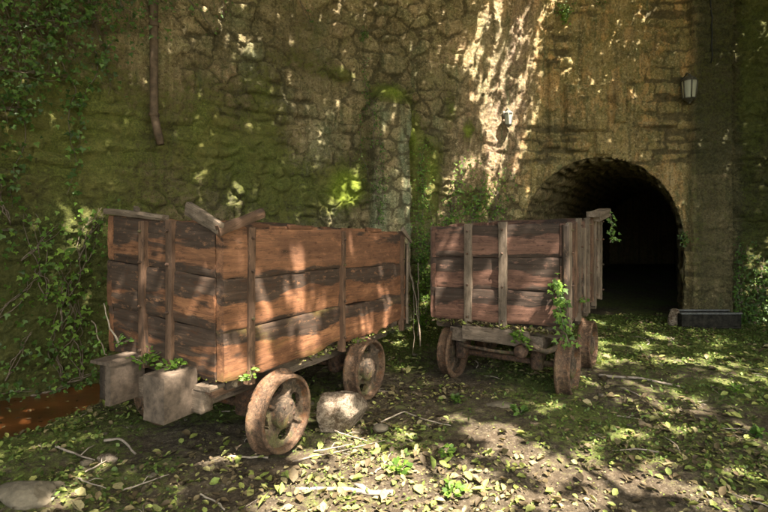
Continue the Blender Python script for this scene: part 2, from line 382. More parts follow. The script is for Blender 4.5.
def wall_fields(x, z):
    s = warc(x)
    port = sstep(1.55, 2.3, x)*(1-sstep(5.15, 5.35, x))
    jA, iA, tA = masonry(s, z, .24, .145, 3); jB, iB, tB = masonry(s, z, .42, .235, 8)
    sel = (fbm(s*.55, z*.7, 0, 3, 33) > .06) | (port > .5)
    joint = np.where(sel, jB, jA); sid = np.where(sel, iB, iA); tilt = np.where(sel, tB, tA)
    jC, iC = stones(s+.03*fbm(s*8, z*8, 0, 3, 72), z+.03*fbm(s*8, z*8, 4, 3, 73), .27, .19, 71, .46)          # uncoursed rubble
    rub = (fbm(s*.6+7, z*.8, 0, 3, 37) > -.12) & (port < .5)
    joint = np.where(rub, jC*.13-.010, joint); sid = np.where(rub, iC, sid); tilt = np.where(rub, (iC*7.3 % 1-.5)*.8, tilt)
    fill = sstep(-.30, .30, fbm(s*1.1, z*1.5, 0, 4, 19)+.34-.50*port)      # where the pointing is washed out
    jw = .006+.008*sid; brk = sstep(-.25, .35, fbm(s*5, z*5, 0, 3, 23)); joint = joint+.012*(1-brk)
    pil = 1-np.exp(-np.maximum(joint, 0)/jw)
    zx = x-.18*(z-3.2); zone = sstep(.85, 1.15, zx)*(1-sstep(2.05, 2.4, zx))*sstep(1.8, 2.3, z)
    d = (.034*pil+.070*(sid-.5)*pil+.045*tilt*pil)*(.25+.75*fill)*(1-.35*port)*(1-.6*zone)
    d += .045*fbm(s*.7, z*.7, 0, 3, 11)+(.034*fbm(s*5, z*5.5, 0, 5, 12, .68)+.030*fbm(s*17, z*19, 0, 3, 13, .65))*(1-.45*zone)
    joint = np.clip(joint/.10, 0, 1)+(1-fill)*.22+.12*zone
    # buttress with rounded head
    bx0, bx1 = wall_x(367), wall_x(407); bt = 3.36
    cxb = (bx0+bx1)/2; hw = (bx1-bx0)/2
    top = bt-.30*((x-cxb)/hw)**2
    inb = sstep(-.04, .03, hw-np.abs(x-cxb)+.03*fbm(z*5, 3, 0, 3, 17))*sstep(-.06, .06, top-z)
    d = d*(1-.55*inb)+.22*inb
    bx2, bx3 = wall_x(409), wall_x(436)
    inb2 = sstep(-.05, .04, (bx3-bx2)/2-np.abs(x-(bx2+bx3)/2))*sstep(-.1, .1, 2.75-z)
    d += .11*inb2*(1+.4*fbm(s*6, z*3, 0, 3, 15))
    # pier to the right of the tunnel mouth
    inp = sstep(-.02, .02, x-4.56)*sstep(-.03, .03, 5.18-x); d += .12*inp
    # dressed blocks above the arch
    for (x0, x1, z0, z1, h) in ((2.70, 3.32, 2.86, 3.55, .10), (3.42, 3.60, 2.98, 3.60, .09), (2.72, 3.05, 2.55, 2.80, .10), (3.14, 3.40, 2.50, 2.84, .08), (3.72, 4.40, 2.92, 3.00, .06), (2.45, 2.62, 2.6, 3.9, .08)):
        d += h*sstep(-.015, .02, np.minimum(np.minimum(x-x0, x1-x), np.minimum(z-z0, z1-z)))
    # ribbed relief in the zone coloured for the raking sun
    rr = fbm(s*5.5-z*1.3, z*.8, 0, 3, 21)
    d += zone*(.045*np.clip(1-np.abs(rr)*4, 0, 1)+.04)
    rough = sstep(5.2, 5.4, x); d += .08*rough*fbm(s*2.5, z*3, 0, 4, 31)
    left = 1-sstep(-3.0, -2.3, x)
    d += .12*left*fbm(s*1.3, z*1.3, 0, 4, 41)
    moss = .23+.42*fbm(s*.9, z*.6, 0, 4, 51)+.26*left+.20*(1-sstep(-2.4, -.6, x))*(1-sstep(2.4, 3.4, z))
    moss += .22*(1-sstep(.3, 2.2, z))*(1-port)
    lush = np.zeros_like(moss)
    for (px, py, rx, rz, a, lu) in ((388, 95, .24, .16, 1.3, .55), (345, 188, .26, .28, 1.1, .8), (466, 132, .14, .24, .9, .5), (410, 140, .10, .5, .6, .45), (428, 170, .14, .4, .7, .4), (300, 60, .5, .15, .3, .1), (262, 110, .2, .5, .4, .15), (205, 110, .25, .7, .35, .1), (450, 110, .1, .3, .5, .3), (395, 180, .1, .4, .3, .2), (300, 190, .5, .4, .35, 0),
                                 (245, 165, .6, .5, .3, 0), (415, 150, .12, .5, .6, .2), (440, 180, .35, .5, .5, .2), (362, 150, .1, .4, .3, 0),
                                 (330, 75, .3, .12, .3, .1), (475, 200, .3, .3, .6, .3), (120, 130, .8, .6, .25, 0), (255, 80, .3, .3, .2, 0), (345, 75, .15, .1, .5, .2)):
        cx, cy, cz = wall_at(px, py); g = blob(x, z, cx, cz, rx, rz); moss = moss+a*g; lush = np.maximum(lush, lu*g)
    moss = moss+.9*inb2*sstep(.3, .8, 2.7-z)*.5
    moss = moss-.42*zone-.26*port-.35*inb*(z < 3.1)
    moss = moss+.25*rough+.25*inp*0
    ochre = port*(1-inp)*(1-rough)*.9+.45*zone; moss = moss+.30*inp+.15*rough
    lime = .85*inb*(1-sstep(2.9, 3.2, z))*sstep(.2, .9, .5+fbm(s*4, z*1.2, 0, 3, 61))
    for (px, py, rx, rz, a) in ((290, 190, .45, .55, .6), (240, 185, .35, .4, .5), (318, 150, .25, .5, .45), (437, 150, .12, .6, .5), (235, 20, .2, .12, .5), (250, 65, .14, .2, .6), (285, 110, .12, .2, .4), (395, 205, .15, .3, .6), (230, 195, .12, .15, .5), (330, 212, .15, .2, .6), (500, 60, .4, .9, .35), (405, 205, .12, .12, .7)):
        cx, cy, cz = wall_at(px, py); lime = np.maximum(lime, a*blob(x, z, cx, cz, rx, rz))
    sun_pink = zone*(.55+.6*fbm(s*3-z*.8, z*.7, 0, 3, 71))  # pale pink painted into the stone to strengthen the sun streaks
    wall_dark = .85*sstep(4.52, 4.66, x+.04*fbm(z*3, 2, 0, 3, 81))*(1-.4*sstep(5.3, 6.0, x))*(1-.35*inp*(z < 2.2))  # wall colour darker from the pier to the right
    wall_dark = np.maximum(wall_dark, .9*(1-sstep(-3.0, -2.35, x+.25*fbm(s*2, z*2, 0, 3, 82)))*(1-sstep(1.3, 2.2, z)))  # and darker low on the left
    wall_dark = np.maximum(wall_dark, .3*sstep(.15, .5, fbm(s*.8, z*.6, 0, 4, 83)))
    return d, joint, sid, moss, ochre, lime, lush, np.clip(sun_pink, 0, 1), wall_dark

wall = empty('stone_wall', (2.0, 7.4, 0))
tag(wall, 'tall mossy rubble stone wall with an arched tunnel mouth at its right', 'wall')
WO = np.array([2.0, 7.4, 0])
def edge_jit(x, z):
    a = np.arctan2(np.maximum(z-ASP, 0), x-AX)*AR+np.where(z < ASP, (z-ASP)*np.sign(x-AX)*-1, 0)
    return .022*fbm(a*7, 1.3, 0, 4, 301)-.01
def build_wall():
    xa = np.concatenate([np.arange(-12, -4.2, .08), np.arange(-4.2, 6.6, .0125), np.arange(6.6, 13, .08)])
    za = np.arange(-.6, 5.75, .0145)
    X, Z = np.meshgrid(xa, za, indexing='ij')
    D, J, S, Mo, Oc, Li, Lu, Pk, Al = wall_fields(X, Z)
    nx, ny = wnorm(X); Y = wy(X)
    # pull surface back to the plain plane at the arch edge so that it meets the lining
    P = np.stack([X+nx*D, Y+ny*D, Z], -1)
    ix = arch_in(X, Z)
    # snap inside verts to the boundary
    cx = np.clip(X-AX, -AR, AR); up = Z >= ASP
    r = np.hypot(X-AX, Z-ASP)+1e-9
    sx = np.where(up, AX+(X-AX)/r*AR, AX+np.sign(X-AX)*AR); sz = np.where(up, ASP+(Z-ASP)/r*AR, Z)
    P[..., 0] = np.where(ix, sx, P[..., 0]); P[..., 2] = np.where(ix, sz, P[..., 2]); ej = edge_jit(sx, sz); ux = np.where(up, (sx-AX)/AR, np.sign(X-AX)); uz = np.where(up, (sz-ASP)/AR, 0)
    De = np.zeros_like(X); De[ix] = wall_fields(sx[ix], sz[ix])[0]
    P[..., 0] = np.where(ix, sx+ux*ej, P[..., 0]); P[..., 2] = np.where(ix, sz+uz*ej, P[..., 2]); P[..., 1] = np.where(ix, AY-De, P[..., 1])
    Fq = gridfaces(*X.shape)
    cX = X.ravel()[Fq].mean(1); cZ = Z.ravel()[Fq].mean(1)
    Fq = Fq[~arch_in(cX, cZ)]
    V = P.reshape(-1, 3)-WO
    used = np.unique(Fq); remap = np.full(len(V), -1); remap[used] = np.arange(len(used))
    a = {n: v.ravel()[used] for n, v in dict(joint=J, sid=S, moss=Mo, ochre=Oc, lime=Li, lush=Lu, sun_pink=Pk, wall_dark=Al).items()}
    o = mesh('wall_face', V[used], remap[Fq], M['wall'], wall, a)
    # wall top and back
    mb = MB()
    xs = np.arange(-12, 13.01, .25); ys = wy(xs)
    zt = 5.70
    n = len(xs); V = np.concatenate([np.stack([xs, ys-.06, xs*0+zt], 1), np.stack([xs, ys+1.2, xs*0+zt+.05], 1), np.stack([xs, ys+1.2, xs*0-.5], 1)])-WO
    Fc = [(i, i+1, n+i+1, n+i) for i in range(n-1)]
    # the back leaves the tunnel passage open
    for i in range(n-1):
        if not (2.0 < xs[i] < 6.4): Fc.append((n+i, n+i+1, 2*n+i+1, 2*n+i))
    mb.add(V, Fc, joint=.5, sid=.4, moss=.6, ochre=0., lime=0., lush=0.)
    mb.build('wall_coping', M['wall'], wall)
build_wall()
def build_lining():
    d = np.array([.50, .866])
    n = 60; prof = []
    for t in np.linspace(0, 1, 24): prof.append((AX-AR, -.3+t*(ASP+.3)))
    for a in np.linspace(PI, 0, 110)[1:]: prof.append((AX+AR*math.cos(a), ASP+AR*math.sin(a)))
    for t in np.linspace(0, 1, 24)[1:]: prof.append((AX+AR, ASP-t*(ASP+.3)))
    prof = np.array(prof); pl = np.concatenate([[0], np.cumsum(np.hypot(*np.diff(prof, axis=0).T))])
    tt = np.concatenate([[-.053, -.043, -.033, -.016], np.arange(0, 3, .022), np.arange(3, 12.1, .15)])
    Tt, I = np.meshgrid(tt, np.arange(len(prof)), indexing='ij')
    px, pz = prof[I, 0], prof[I, 1]
    j, sid, tl_ = masonry(Tt, pl[I], .34, .17, 77); pil = 1-np.exp(-np.maximum(j, 0)/.014)
    D = .05*pil+.04*(sid-.5)*pil+.03*tl_*pil+.03*fbm(Tt*5, pl[I]*5, 0, 4, 78); j = np.clip(j/.10, 0, 1)
    D = D*sstep(-.02, .12, Tt)
    cx, cz = AX, np.minimum(pz, ASP)
    rx, rz = px-cx, pz-cz; rl = np.hypot(rx, rz)
    t2 = np.maximum(Tt, 0)
    D = D-edge_jit(px, pz)*(1-sstep(0, .25, Tt))
    pd = wall_fields(prof[:, 0], prof[:, 1])[0]
    X = px-rx/rl*D+d[0]*t2; Z = pz-rz/rl*D; Y = AY+np.where(Tt < 0, Tt/.033*pd[I], d[1]*t2)
    for k_, (ro, yo) in enumerate(((.35, .13), (.014, .10))):      # the lining is bonded into the wall behind its face
        X[k_] = px[0]+rx[0]/rl[0]*ro; Z[k_] = pz[0]+rz[0]/rl[0]*ro; Y[k_] = AY+yo
    V = np.stack([X, Y, Z], -1).reshape(-1, 3)-WO
    sh = X.size
    mesh('tunnel_lining', V, gridfaces(*X.shape)[:, ::-1], M['lining'], wall,
         dict(joint=j.ravel(), sid=sid.ravel(), moss=(.25+.2*fbm(Tt*2, pz*2, 0, 3, 5)).ravel(), ochre=np.zeros(sh), lime=np.zeros(sh), lush=np.zeros(sh)))
    # far end of the passage
    e = np.array([AX+d[0]*12, AY+d[1]*12])
    mb = MB(); mb.add(np.array([[e[0]-1.6, e[1]-.02, -.4], [e[0]+1.6, e[1]-.02, -.4], [e[0]+1.6, e[1]-.02, 2.8], [e[0]-1.6, e[1]-.02, 2.8]])-WO, [(0, 1, 2, 3)], joint=.5, sid=.1, moss=0., ochre=0., lime=0., lush=0.)
    mb.build('tunnel_end', M['lining'], wall)
build_lining()

# ------------------------------------------------------------------ ground
def ditch(x, y):
    nx, ny = wnorm(x); d = (wy(x)-y)*(-ny)
    edge = .80+.42*(1-sstep(-2.75, -2.15, x))+.08*fbm(x*1.7, y*1.7, 0, 3, 91)
    return (1-sstep(edge-.12, edge+.06, d))*(1-sstep(-1.2, -.6, x))
def gz(x, y):
    near = 1-sstep(9, 16, np.hypot(x, y-4))
    z = (.05*fbm(x*.55, y*.55, 0, 3, 92)+.040*fbm(x*3, y*3, 0, 5, 93, .6)+.016*fbm(x*11, y*11, 0, 4, 94, .6))*near
    z = z-.03*np.exp(-((x+.4)/1.4)**2-((y-3.9)/1.0)**2)
    return z-.32*ditch(x, y)*near
def axis(lo, hi, a, b, h):
    left = [lo]; 
    c = np.arange(a, b, h)
    l = a-np.geomspace(.05, a-lo, 34)[::-1]; r = b+np.geomspace(.05, hi-b, 34)
    return np.concatenate([l, c, r])
def build_ground():
    xa = axis(-300, 300, -4.6, 6.6, .017); ya = axis(-300, 300, 1.2, 8.0, .017)
    X, Y = np.meshgrid(xa, ya, indexing='ij'); Z = gz(X, Y)
    dt = ditch(X, Y)
    moss = .48+.60*fbm(X*1.4, Y*1.4, 0, 5, 95, .6)+.40*sstep(4.6, 6.6, Y)*(1-sstep(7.6, 8.2, Y))+.25*sstep(-1.0, -2.2, X)*0
    moss = moss-.12*np.exp(-((X-1.5)/2.2)**2-((Y-2.9)/1.0)**2)
    mesh('ground', np.stack([X, Y, Z], -1).reshape(-1, 3), gridfaces(*X.shape), M['ground'], None, dict(moss=moss.ravel(), mud=dt.ravel()))['kind'] = 'structure'
build_ground()
xs = np.linspace(-12, -.4, 90); nx_, ny_ = wnorm(xs)
Vw = np.concatenate([np.stack([xs-nx_*.15, wy(xs)-ny_*.15, xs*0-.10], 1), np.stack([xs+nx_*1.6, wy(xs)+ny_*1.6, xs*0-.10], 1)])
o = mesh('water', Vw, [(i, 90+i, 91+i, i+1) for i in range(89)], M['water']); o['kind'] = 'structure'

# ------------------------------------------------------------------ rigid helpers
def tube(pts, rad, sides=8, cap=True):
    P = np.asarray(pts, float); n = len(P); R = np.broadcast_to(np.asarray(rad, float), (n,))
    T = np.gradient(P, axis=0); T /= np.linalg.norm(T, axis=1)[:, None]+1e-9
    up = np.array([0, 0, 1.]) if abs(T[0][2]) < .9 else np.array([1., 0, 0])
    A = np.cross(T, up); A /= np.linalg.norm(A, axis=1)[:, None]+1e-9; B = np.cross(T, A)
    a = np.linspace(0, 2*PI, sides, endpoint=False)
    V = (P[:, None]+R[:, None, None]*(A[:, None]*np.cos(a)[None, :, None]+B[:, None]*np.sin(a)[None, :, None])).reshape(-1, 3)
    Fc = [tuple(f) for f in gridfaces(n, sides, wrapv=True)]
    if cap: Fc += [tuple(range(sides)), tuple((n-1)*sides+i for i in reversed(range(sides)))]
    return V, Fc
def lathe(prof, steps=48, axis='y', center=(0, 0, 0)):
    """prof: list of (r, h) ; revolve about axis"""
    P = np.array(prof); a = np.linspace(0, 2*PI, steps, endpoint=False)
    r = P[:, 0][:, None]; h = P[:, 1][:, None]+0*a[None]
    c, s = r*np.cos(a), r*np.sin(a)
    if axis == 'y': V = np.stack([c, h, s], -1)
    elif axis == 'z': V = np.stack([c, s, h], -1)
    else: V = np.stack([h, c, s], -1)
    return V.reshape(-1, 3)+np.array(center), [tuple(f) for f in gridfaces(len(P), steps, wrapv=True)]
def box(x0, x1, y0, y1, z0, z1, b=.006):
    b = min(b, (x1-x0)/3, (y1-y0)/3, (z1-z0)/3)
    V = []; 
    for (z, i) in ((z0, b), (z0+b, 0), (z1-b, 0), (z1, b)):
        for (x, y) in ((x0+b, y0), (x1-b, y0), (x1, y0+b), (x1, y1-b), (x1-b, y1), (x0+b, y1), (x0, y1-b), (x0, y0+b)):
            cx = min(max(x, x0+i), x1-i); cy = min(max(y, y0+i), y1-i); V.append((cx, cy, z))
    Fc = [tuple(range(7, -1, -1)), tuple(range(24, 32))]
    for k in range(3):
        for i in range(8): Fc.append((k*8+i, k*8+(i+1) % 8, k*8+8+(i+1) % 8, k*8+8+i))
    return np.array(V), Fc
def cyl_between(p, q, r, sides=12): return tube([p, (np.array(p)+np.array(q))/2, q], r, sides)
_seed = [100]
def slab(p0, du, dv, dn, L, H, th, edge=.012, relief=.005, bulge=.0, rot=.0, top_rot=0., bot_rot=0., tone=0., mossy=0., eat=None, ends=.01, hu=.02, hv=.013, warp=0.):
    """weathered timber. p0: lower start corner on the outer face; du along, dv up, dn outward."""
    _seed[0] += 7; sd = _seed[0]
    p0, du, dv, dn = (np.asarray(a, float) for a in (p0, du, dv, dn))
    nu = max(4, int(L/hu)); nv = max(3, int(H/hv))
    u = np.linspace(0, L, nu); v = np.linspace(0, 1, nv)
    eb = edge*fbm(u*3.3, 0, sd, 4, 1); et = edge*fbm(u*3.3, 9, sd, 4, 2)
    if eat is not None: eb = eb+eat(u)
    U, Vv = np.meshgrid(u, v, indexing='ij')
    vm = eb[:, None]+(H+et-eb)[:, None]*Vv
    su = fbm(vm*14, sd*1.3, 0, 3, 3)*ends
    Uu = U+np.where(U < L*.5, -1, 1)*np.abs(su)*-1*np.clip(1-np.minimum(U, L-U)/(.15+1e-6), 0, 1)
    dd = relief*fbm(U*1.6, vm*15, sd, 4, 4)+relief*.35*fbm(U*5, vm*45, sd, 2, 5)+bulge*(1-(2*Vv-1)**2)+warp*fbm(U*.9, vm*1.2, sd, 2, 6)
    rnd = np.minimum(Vv, 1-Vv)*H; dd = dd-.004*np.clip(1-rnd/.006, 0, 1)
    front = p0+Uu[..., None]*du+vm[..., None]*dv+dd[..., None]*dn
    back = p0+Uu[..., None]*du+vm[..., None]*dv+(dd*.3-th)[..., None]*dn
    V = np.concatenate([front.reshape(-1, 3), back.reshape(-1, 3)])
    N = nu*nv; g = gridfaces(nu, nv); Fc = [tuple(f) for f in g]+[tuple(f[::-1]+N) for f in g]
    for i in range(nu-1):
        a, b = i*nv, (i+1)*nv; Fc.append((b, a, N+a, N+b))
        a, b = i*nv+nv-1, (i+1)*nv+nv-1; Fc.append((a, b, N+b, N+a))
    for j in range(nv-1):
        Fc.append((j, j+1, N+j+1, N+j)); k = (nu-1)*nv+j; Fc.append((k+1, k, N+k, N+k+1))
    if np.dot(np.cross(du, dv), dn) < 0: Fc = [f[::-1] for f in Fc]
    wb = .045+.095*np.clip(.5+1.1*fbm(U*1.1, 0*U, sd*1.7, 3, 12), 0, 1.3)
    r = rot+top_rot*np.clip(1.6-(1-Vv)*H/wb, 0, 1)+bot_rot*np.clip(1-Vv*H/.06, 0, 1)+.38*fbm(U*1.1, vm*7, sd, 4, 7)
    r = r.ravel(); bco = np.stack([U, vm, np.zeros_like(U)], -1).reshape(-1, 3)+np.array([sd*1.37, sd*.71, sd*.33])
    bco2 = bco.copy(); bco2[:, 2] += th
    ms = mossy*(.6+.6*fbm(U*2, vm*6, sd, 3, 8)).ravel()
    return V, Fc, dict(rot=np.concatenate([r, r]), tone=np.full(2*N, tone+rng.uniform(-.12, .12)), bco=np.concatenate([bco, bco2]), mossy=np.concatenate([ms, ms]))
def put(name, sl, mat, parent, shear=None, loc=None):
    V, Fc, A = sl
    if shear: V = V.copy(); V[:, 2] += shear[0]*V[:, 0]+shear[1]*V[:, 1]
    return mesh(name, V, Fc, mat, parent, A, True)
X3, Y3, Z3 = np.eye(3)

# ------------------------------------------------------------------ wheels
def wheel(root, cx, cz, y_out, R, W, sgn, phase=0., mats=('rust', 'rust_tyre')):
    """wheel in the cart frame: axis y, outer face at y_out, sgn=-1 the outer face looks to -y"""
    y = lambda d: -sgn*d       # depth inward from the outer face
    w = empty('wheel', (cx, y_out, cz)); w.parent = root
    Ri = R*.86
    Ri = R*.90
    prof = [(Ri-.004, .040), (Ri, .003), (Ri+.003, 0.), (R-.006, 0.), (R, .006), (R, .022), (R-.003, .026), (R-.003, W*.70), (R+.004, W*.80), (R+.022, W*.86), (R+.026, W*.90), (R+.026, W), (R+.018, W+.010), (Ri+.0, W+.008), (Ri-.012, W*.6), (Ri-.004, .040)]
    V, Fc = lathe([(r, y(h)) for r, h in prof], 72)
    ty = MB().add(V, Fc).build('tyre', M[mats[1]], w)
    # web with four oval holes
    na, nr = 120, 22; a = np.linspace(0, 2*PI, na, endpoint=False); rr = np.linspace(R*.2, Ri+.004, nr)
    A, Rr = np.meshgrid(a, rr, indexing='ij')
    t = (Rr-rr[0])/(rr[-1]-rr[0]); dep = .046+.022*np.sin(t*PI)
    ridge = np.abs(((A-phase)/(PI/2)+.5) % 1-.5)*PI/2*Rr
    dep = dep-.020*np.exp(-(ridge/.016)**4)
    fr = np.stack([Rr*np.cos(A), y(dep)+0*A, Rr*np.sin(A)], -1); bk = fr.copy(); bk[..., 1] += y(.03)-y(0)
    Vv = np.concatenate([fr.reshape(-1, 3), bk.reshape(-1, 3)])
    def hole(a, r):
        aa = ((a-phase+PI/4) % (PI/2))-PI/4
        aa = ((a-phase) % (PI/2))-PI/4
        return ((aa*r)/(.058*R/.25))**2+((r-R*.64)/(.036*R/.25))**2 < 1
    g = gridfaces(na, nr, wrapu=True)
    ca = np.arctan2(np.sin(A).ravel()[g].mean(1), np.cos(A).ravel()[g].mean(1)) % (2*PI); cr = Rr.ravel()[g].mean(1)
    hm = hole(ca, cr); g2 = g[~hm]; N = na*nr
    Fc = [tuple(f) for f in g2]+[tuple(f[::-1]+N) for f in g2]
    # rim walls of the holes
    from collections import Counter
    e = Counter()
    for f in g2:
        for k in range(4): e[(int(f[k]), int(f[(k+1) % 4]))] += 1
    for (p, q) in e:
        if (q, p) not in e: Fc.append((q, p, p+N, q+N))
    MB().add(Vv, Fc).build('web', M[mats[0]], w)
    hb = [(0.0001, -.004), (R*.10, -.003), (R*.24, .003), (R*.34, .010), (R*.385, .020), (R*.395, .030), (R*.40, .07), (R*.30, .085), (R*.14, .10), (.0001, .10)]
    V, Fc = lathe([(r, y(h)) for r, h in hb], 36)
    hub = MB().add(V, Fc).build('hub', M[mats[0]], w)
    for k_ in range(5):
        a_ = k_*2*PI/5+phase; V, Fc = lathe([(.0001, y(-.004)), (.010, y(-.003)), (.012, y(.004)), (.012, y(.03))], 6, 'y', (R*.25*math.cos(a_), y(.002), R*.25*math.sin(a_)))
        MB().add(V, Fc).build('bolt', M['rust_dark'], hub)
    return w

# ------------------------------------------------------------------ carts
def cart(name, loc, ang, L, W, z0, z1, sb, sc, mats, end_straps, side_straps, wheels, R, wheel_out, eatable, zc=(.37, .50), far_out=None, end_rot_shade=.20):
    if far_out is None: far_out = wheel_out
    root = empty(name, (loc[0], loc[1], 0), math.radians(90-ang))
    wd, st, gw = mats; H = (z1-z0)/3; TH = .05
    def eat_side(u): return np.maximum(0, +.12*fbm(u*4.2, 3.3, eatable, 4, 9)+.06*(fbm(u*1.2, 5.5, eatable, 2, 10)+.15))
    none = None
    for k in range(3):
        zb = z0+k*H
        kw = dict(edge=(.015, .015, .026)[k], relief=.007, bulge=.004, top_rot=(1.15 if k < 2 else .35), bot_rot=(.55 if k else .1), warp=.018, tone=(-.1, .1, .3)[k])
        put('side_board', slab((0.0, 0, zb+.001), X3, Z3, -Y3, L, H-.002, TH, eat=(eat_side if k == 0 else None), mossy=.55 if k == 0 else .1, **kw), wd, root, sb)
        put('side_board', slab((0.0, W, zb+.004), X3, Z3, Y3, L, H-.008, TH, hu=.05, hv=.03, **kw), wd, root, sb)
        kw['top_rot'] = (1.2, 1.3, .5)[k]; kw['edge'] = .012
        put('end_board', slab((.001, .052, zb+.001), Y3, Z3, -X3, W-.104, H-.002, TH, mossy=.1, rot=end_rot_shade, **kw), wd, root, sb)
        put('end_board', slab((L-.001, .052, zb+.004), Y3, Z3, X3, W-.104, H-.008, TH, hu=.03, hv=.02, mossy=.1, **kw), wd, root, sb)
    put('floor_board', slab((.055, .06, z0+.05), X3, Y3, Z3, L-.11, W-.12, .05, hu=.06, hv=.04, rot=.4), M['greywood'], root, sb)
    def strap(x, y, face, wdt, zb, zt, mat, th=.028, lean=0.):
        if face == 'side':
            o_ = put('strap', slab((x+wdt/2, y-.002, zb), Z3+X3*lean, -X3, -Y3, zt-zb, wdt, th+.02, edge=.004, relief=.003, ends=.012, rot=.1), mat, root, sb)
            cs = [(x, y-.004, zb+f*(zt-zb)) for f in (.12, .42, .72, .93)]; ax = 'y'; sg = -1
        elif face == 'far':
            o_ = put('strap', slab((x-wdt/2, y+.012, zb), Z3, X3, Y3, zt-zb, wdt, th, edge=.004, relief=.003, ends=.01, hu=.05), mat, root, sb)
            return
        else:
            o_ = put('strap', slab((x-.002, y-wdt/2, zb), Z3+Y3*lean, Y3, -X3, zt-zb, wdt, th+.02, edge=.004, relief=.003, ends=.012, rot=.1), mat, root, sb)
            cs = [(x-.004, y, zb+f*(zt-zb)) for f in (.12, .42, .72, .93)]; ax = 'x'; sg = -1
        for c in cs:
            pr = [(.001, .010), (.006, .009), (.010, .004), (.010, -.01)]
            V, Fc = lathe([(r, sg*h) for r, h in pr], 10, ax, c); V[:, 2] += sb[0]*c[0]+sb[1]*c[1]
            V[:, 0 if ax == 'x' else 1] -= .008
            b_ = MB().add(V, Fc).build('bolt', M['rust_dark'], o_)
    for (x, w_, dz) in side_straps:
        strap(x, -.028, 'side', w_, z0-.05, z1+dz, st, lean=.004); strap(x, W+.03, 'far', w_, z0, z1, st)
    for (y, w_, zb, dz) in end_straps: strap(-.028, y, 'end', w_, zb, z1+dz, st)
    # top capping along the end and corner posts
    for (x, y) in ((.075, .075), (L-.13, .075), (.075, W-.13), (L-.13, W-.13)):
        put('corner_post', slab((x, y, z0), Z3, X3, -Y3, z1-z0-.03, .055, .055, edge=.003, relief=.003, hu=.05, rot=.3), gw, root, sb)
    # chassis
    zc0, zc1 = zc; ins = .20
    for yy in (ins, W-ins-.16):
        put('sole_bar', slab((0.02, yy, zc0), X3, Z3, -Y3, L-.04, zc1-zc0, .16, edge=.006, relief=.006, rot=.15, mossy=.3), gw, root, sc)
    for xx in (.10, L*.5, L-.2):
        put('cross_beam', slab((xx, ins+.165, zc0+.01), Y3, Z3, -X3, W-2*ins-.33, zc1-zc0-.02, .10, edge=.006, relief=.006, rot=.4), gw, root, sc)
    # floor bearers that carry the body on the sole bars
    for xx in (.07, .8*L/2.45+.1, L*.62, L-.2):
        put('bearer', slab((xx, .03, zc1-.005), Y3, Z3, -X3, W-.06, z0+.05-zc1-.01, .09, edge=.006, relief=.005, rot=.4, mossy=.4, hu=.03), gw, root, ((sb[0]+sc[0])/2, (sb[1]+sc[1])/2))
    for xx in wheels:
        cz = R-.018; 
        ax = MB().add(*cyl_between((xx, -wheel_out+.09, cz), (xx, W+far_out-.09, cz), .028)).build('axle', M['rust_dark'], root)
        wheel(root, xx, cz, -wheel_out, R, .115, -1, phase=.5+xx)
        wheel(root, xx, cz, W+far_out, R, .115, 1, phase=.9+xx)
        for yy in (ins+.02, W-ins-.13):
            bb = MB().add(*box(xx-.08, xx+.08, yy, yy+.11, cz-.06, zc0+.03, .02)).build('axle_box', M['rust_dark'], root)
    return root

c1 = cart('ore_cart', (-.94, 2.9), 28, 2.45, 1.06, .555, 1.475, (-.036, .068), (-.02, .02),
          (M['wood'], M['strap'], M['greywood']),
          [(.425, .055, .50, .01), (.68, .055, .52, -.015)], [(.22, .056, .005), (1.27, .052, .0), (2.36, .045, .02)],
          (.50, 1.62), .252, .085, 11, end_rot_shade=.52)  # extra rot tone paints the shade on this end face
tag(c1, 'long rusty red wooden ore cart with two large spoked wheels and two pale end blocks', 'ore cart', 'old wooden ore carts')
SB1, SC1 = (-.036, .068), (-.02, .02)
# pale buffer blocks on the cart end
put('buffer_block', slab((-.235, .20, .365), X3, Z3, -Y3, .235, .262, .175, edge=.004, relief=.003, mossy=.15, hu=.012), M['block'], c1)
bb = put('buffer_block', slab((-.235, .68, .385), X3, Z3, -Y3, .235, .262, .05, edge=.006, relief=.003, mossy=.3, hu=.012), M['block'], c1)
bb['label'] = 'hollow split buffer block with a ragged dark end'
b2 = put('top_plate', slab((-.245, .672, .648), X3, Y3, Z3, .25, .19, .02, edge=.008, relief=.003, mossy=.5, hu=.012), M['block'], bb)
put('inner_block', slab((-.20, .74, .39), X3, Z3, -Y3, .20, .235, .10, edge=.02, relief=.012, rot=.6, hu=.012), M['greywood'], bb)
put('headstock', slab((-.045, .12, .375), Y3, Z3, -X3, .82, .135, .09, edge=.006, relief=.006, rot=.25, mossy=.3), M['greywood'], c1)
# curved iron bracket below the corner and a coupling between the blocks
for i, (l, z) in enumerate(((.30, .515), (.24, .487), (.17, .460))):
    put('spring_plate', slab((.09-l*.45, .05+.012*i, z), X3, Z3, -Y3, l, .024, .13, edge=.005, relief=.003, rot=.2*i, hu=.012), M['strap'] if i else M['greywood'], c1)
MB().add(*tube([(.06, .53, .44), (-.07, .53, .44), (-.12, .53, .42), (-.14, .53, .37), (-.10, .53, .34)], [.022, .022, .02, .018, .01], 10)).build('coupling_hook', M['rust_dark'], c1)
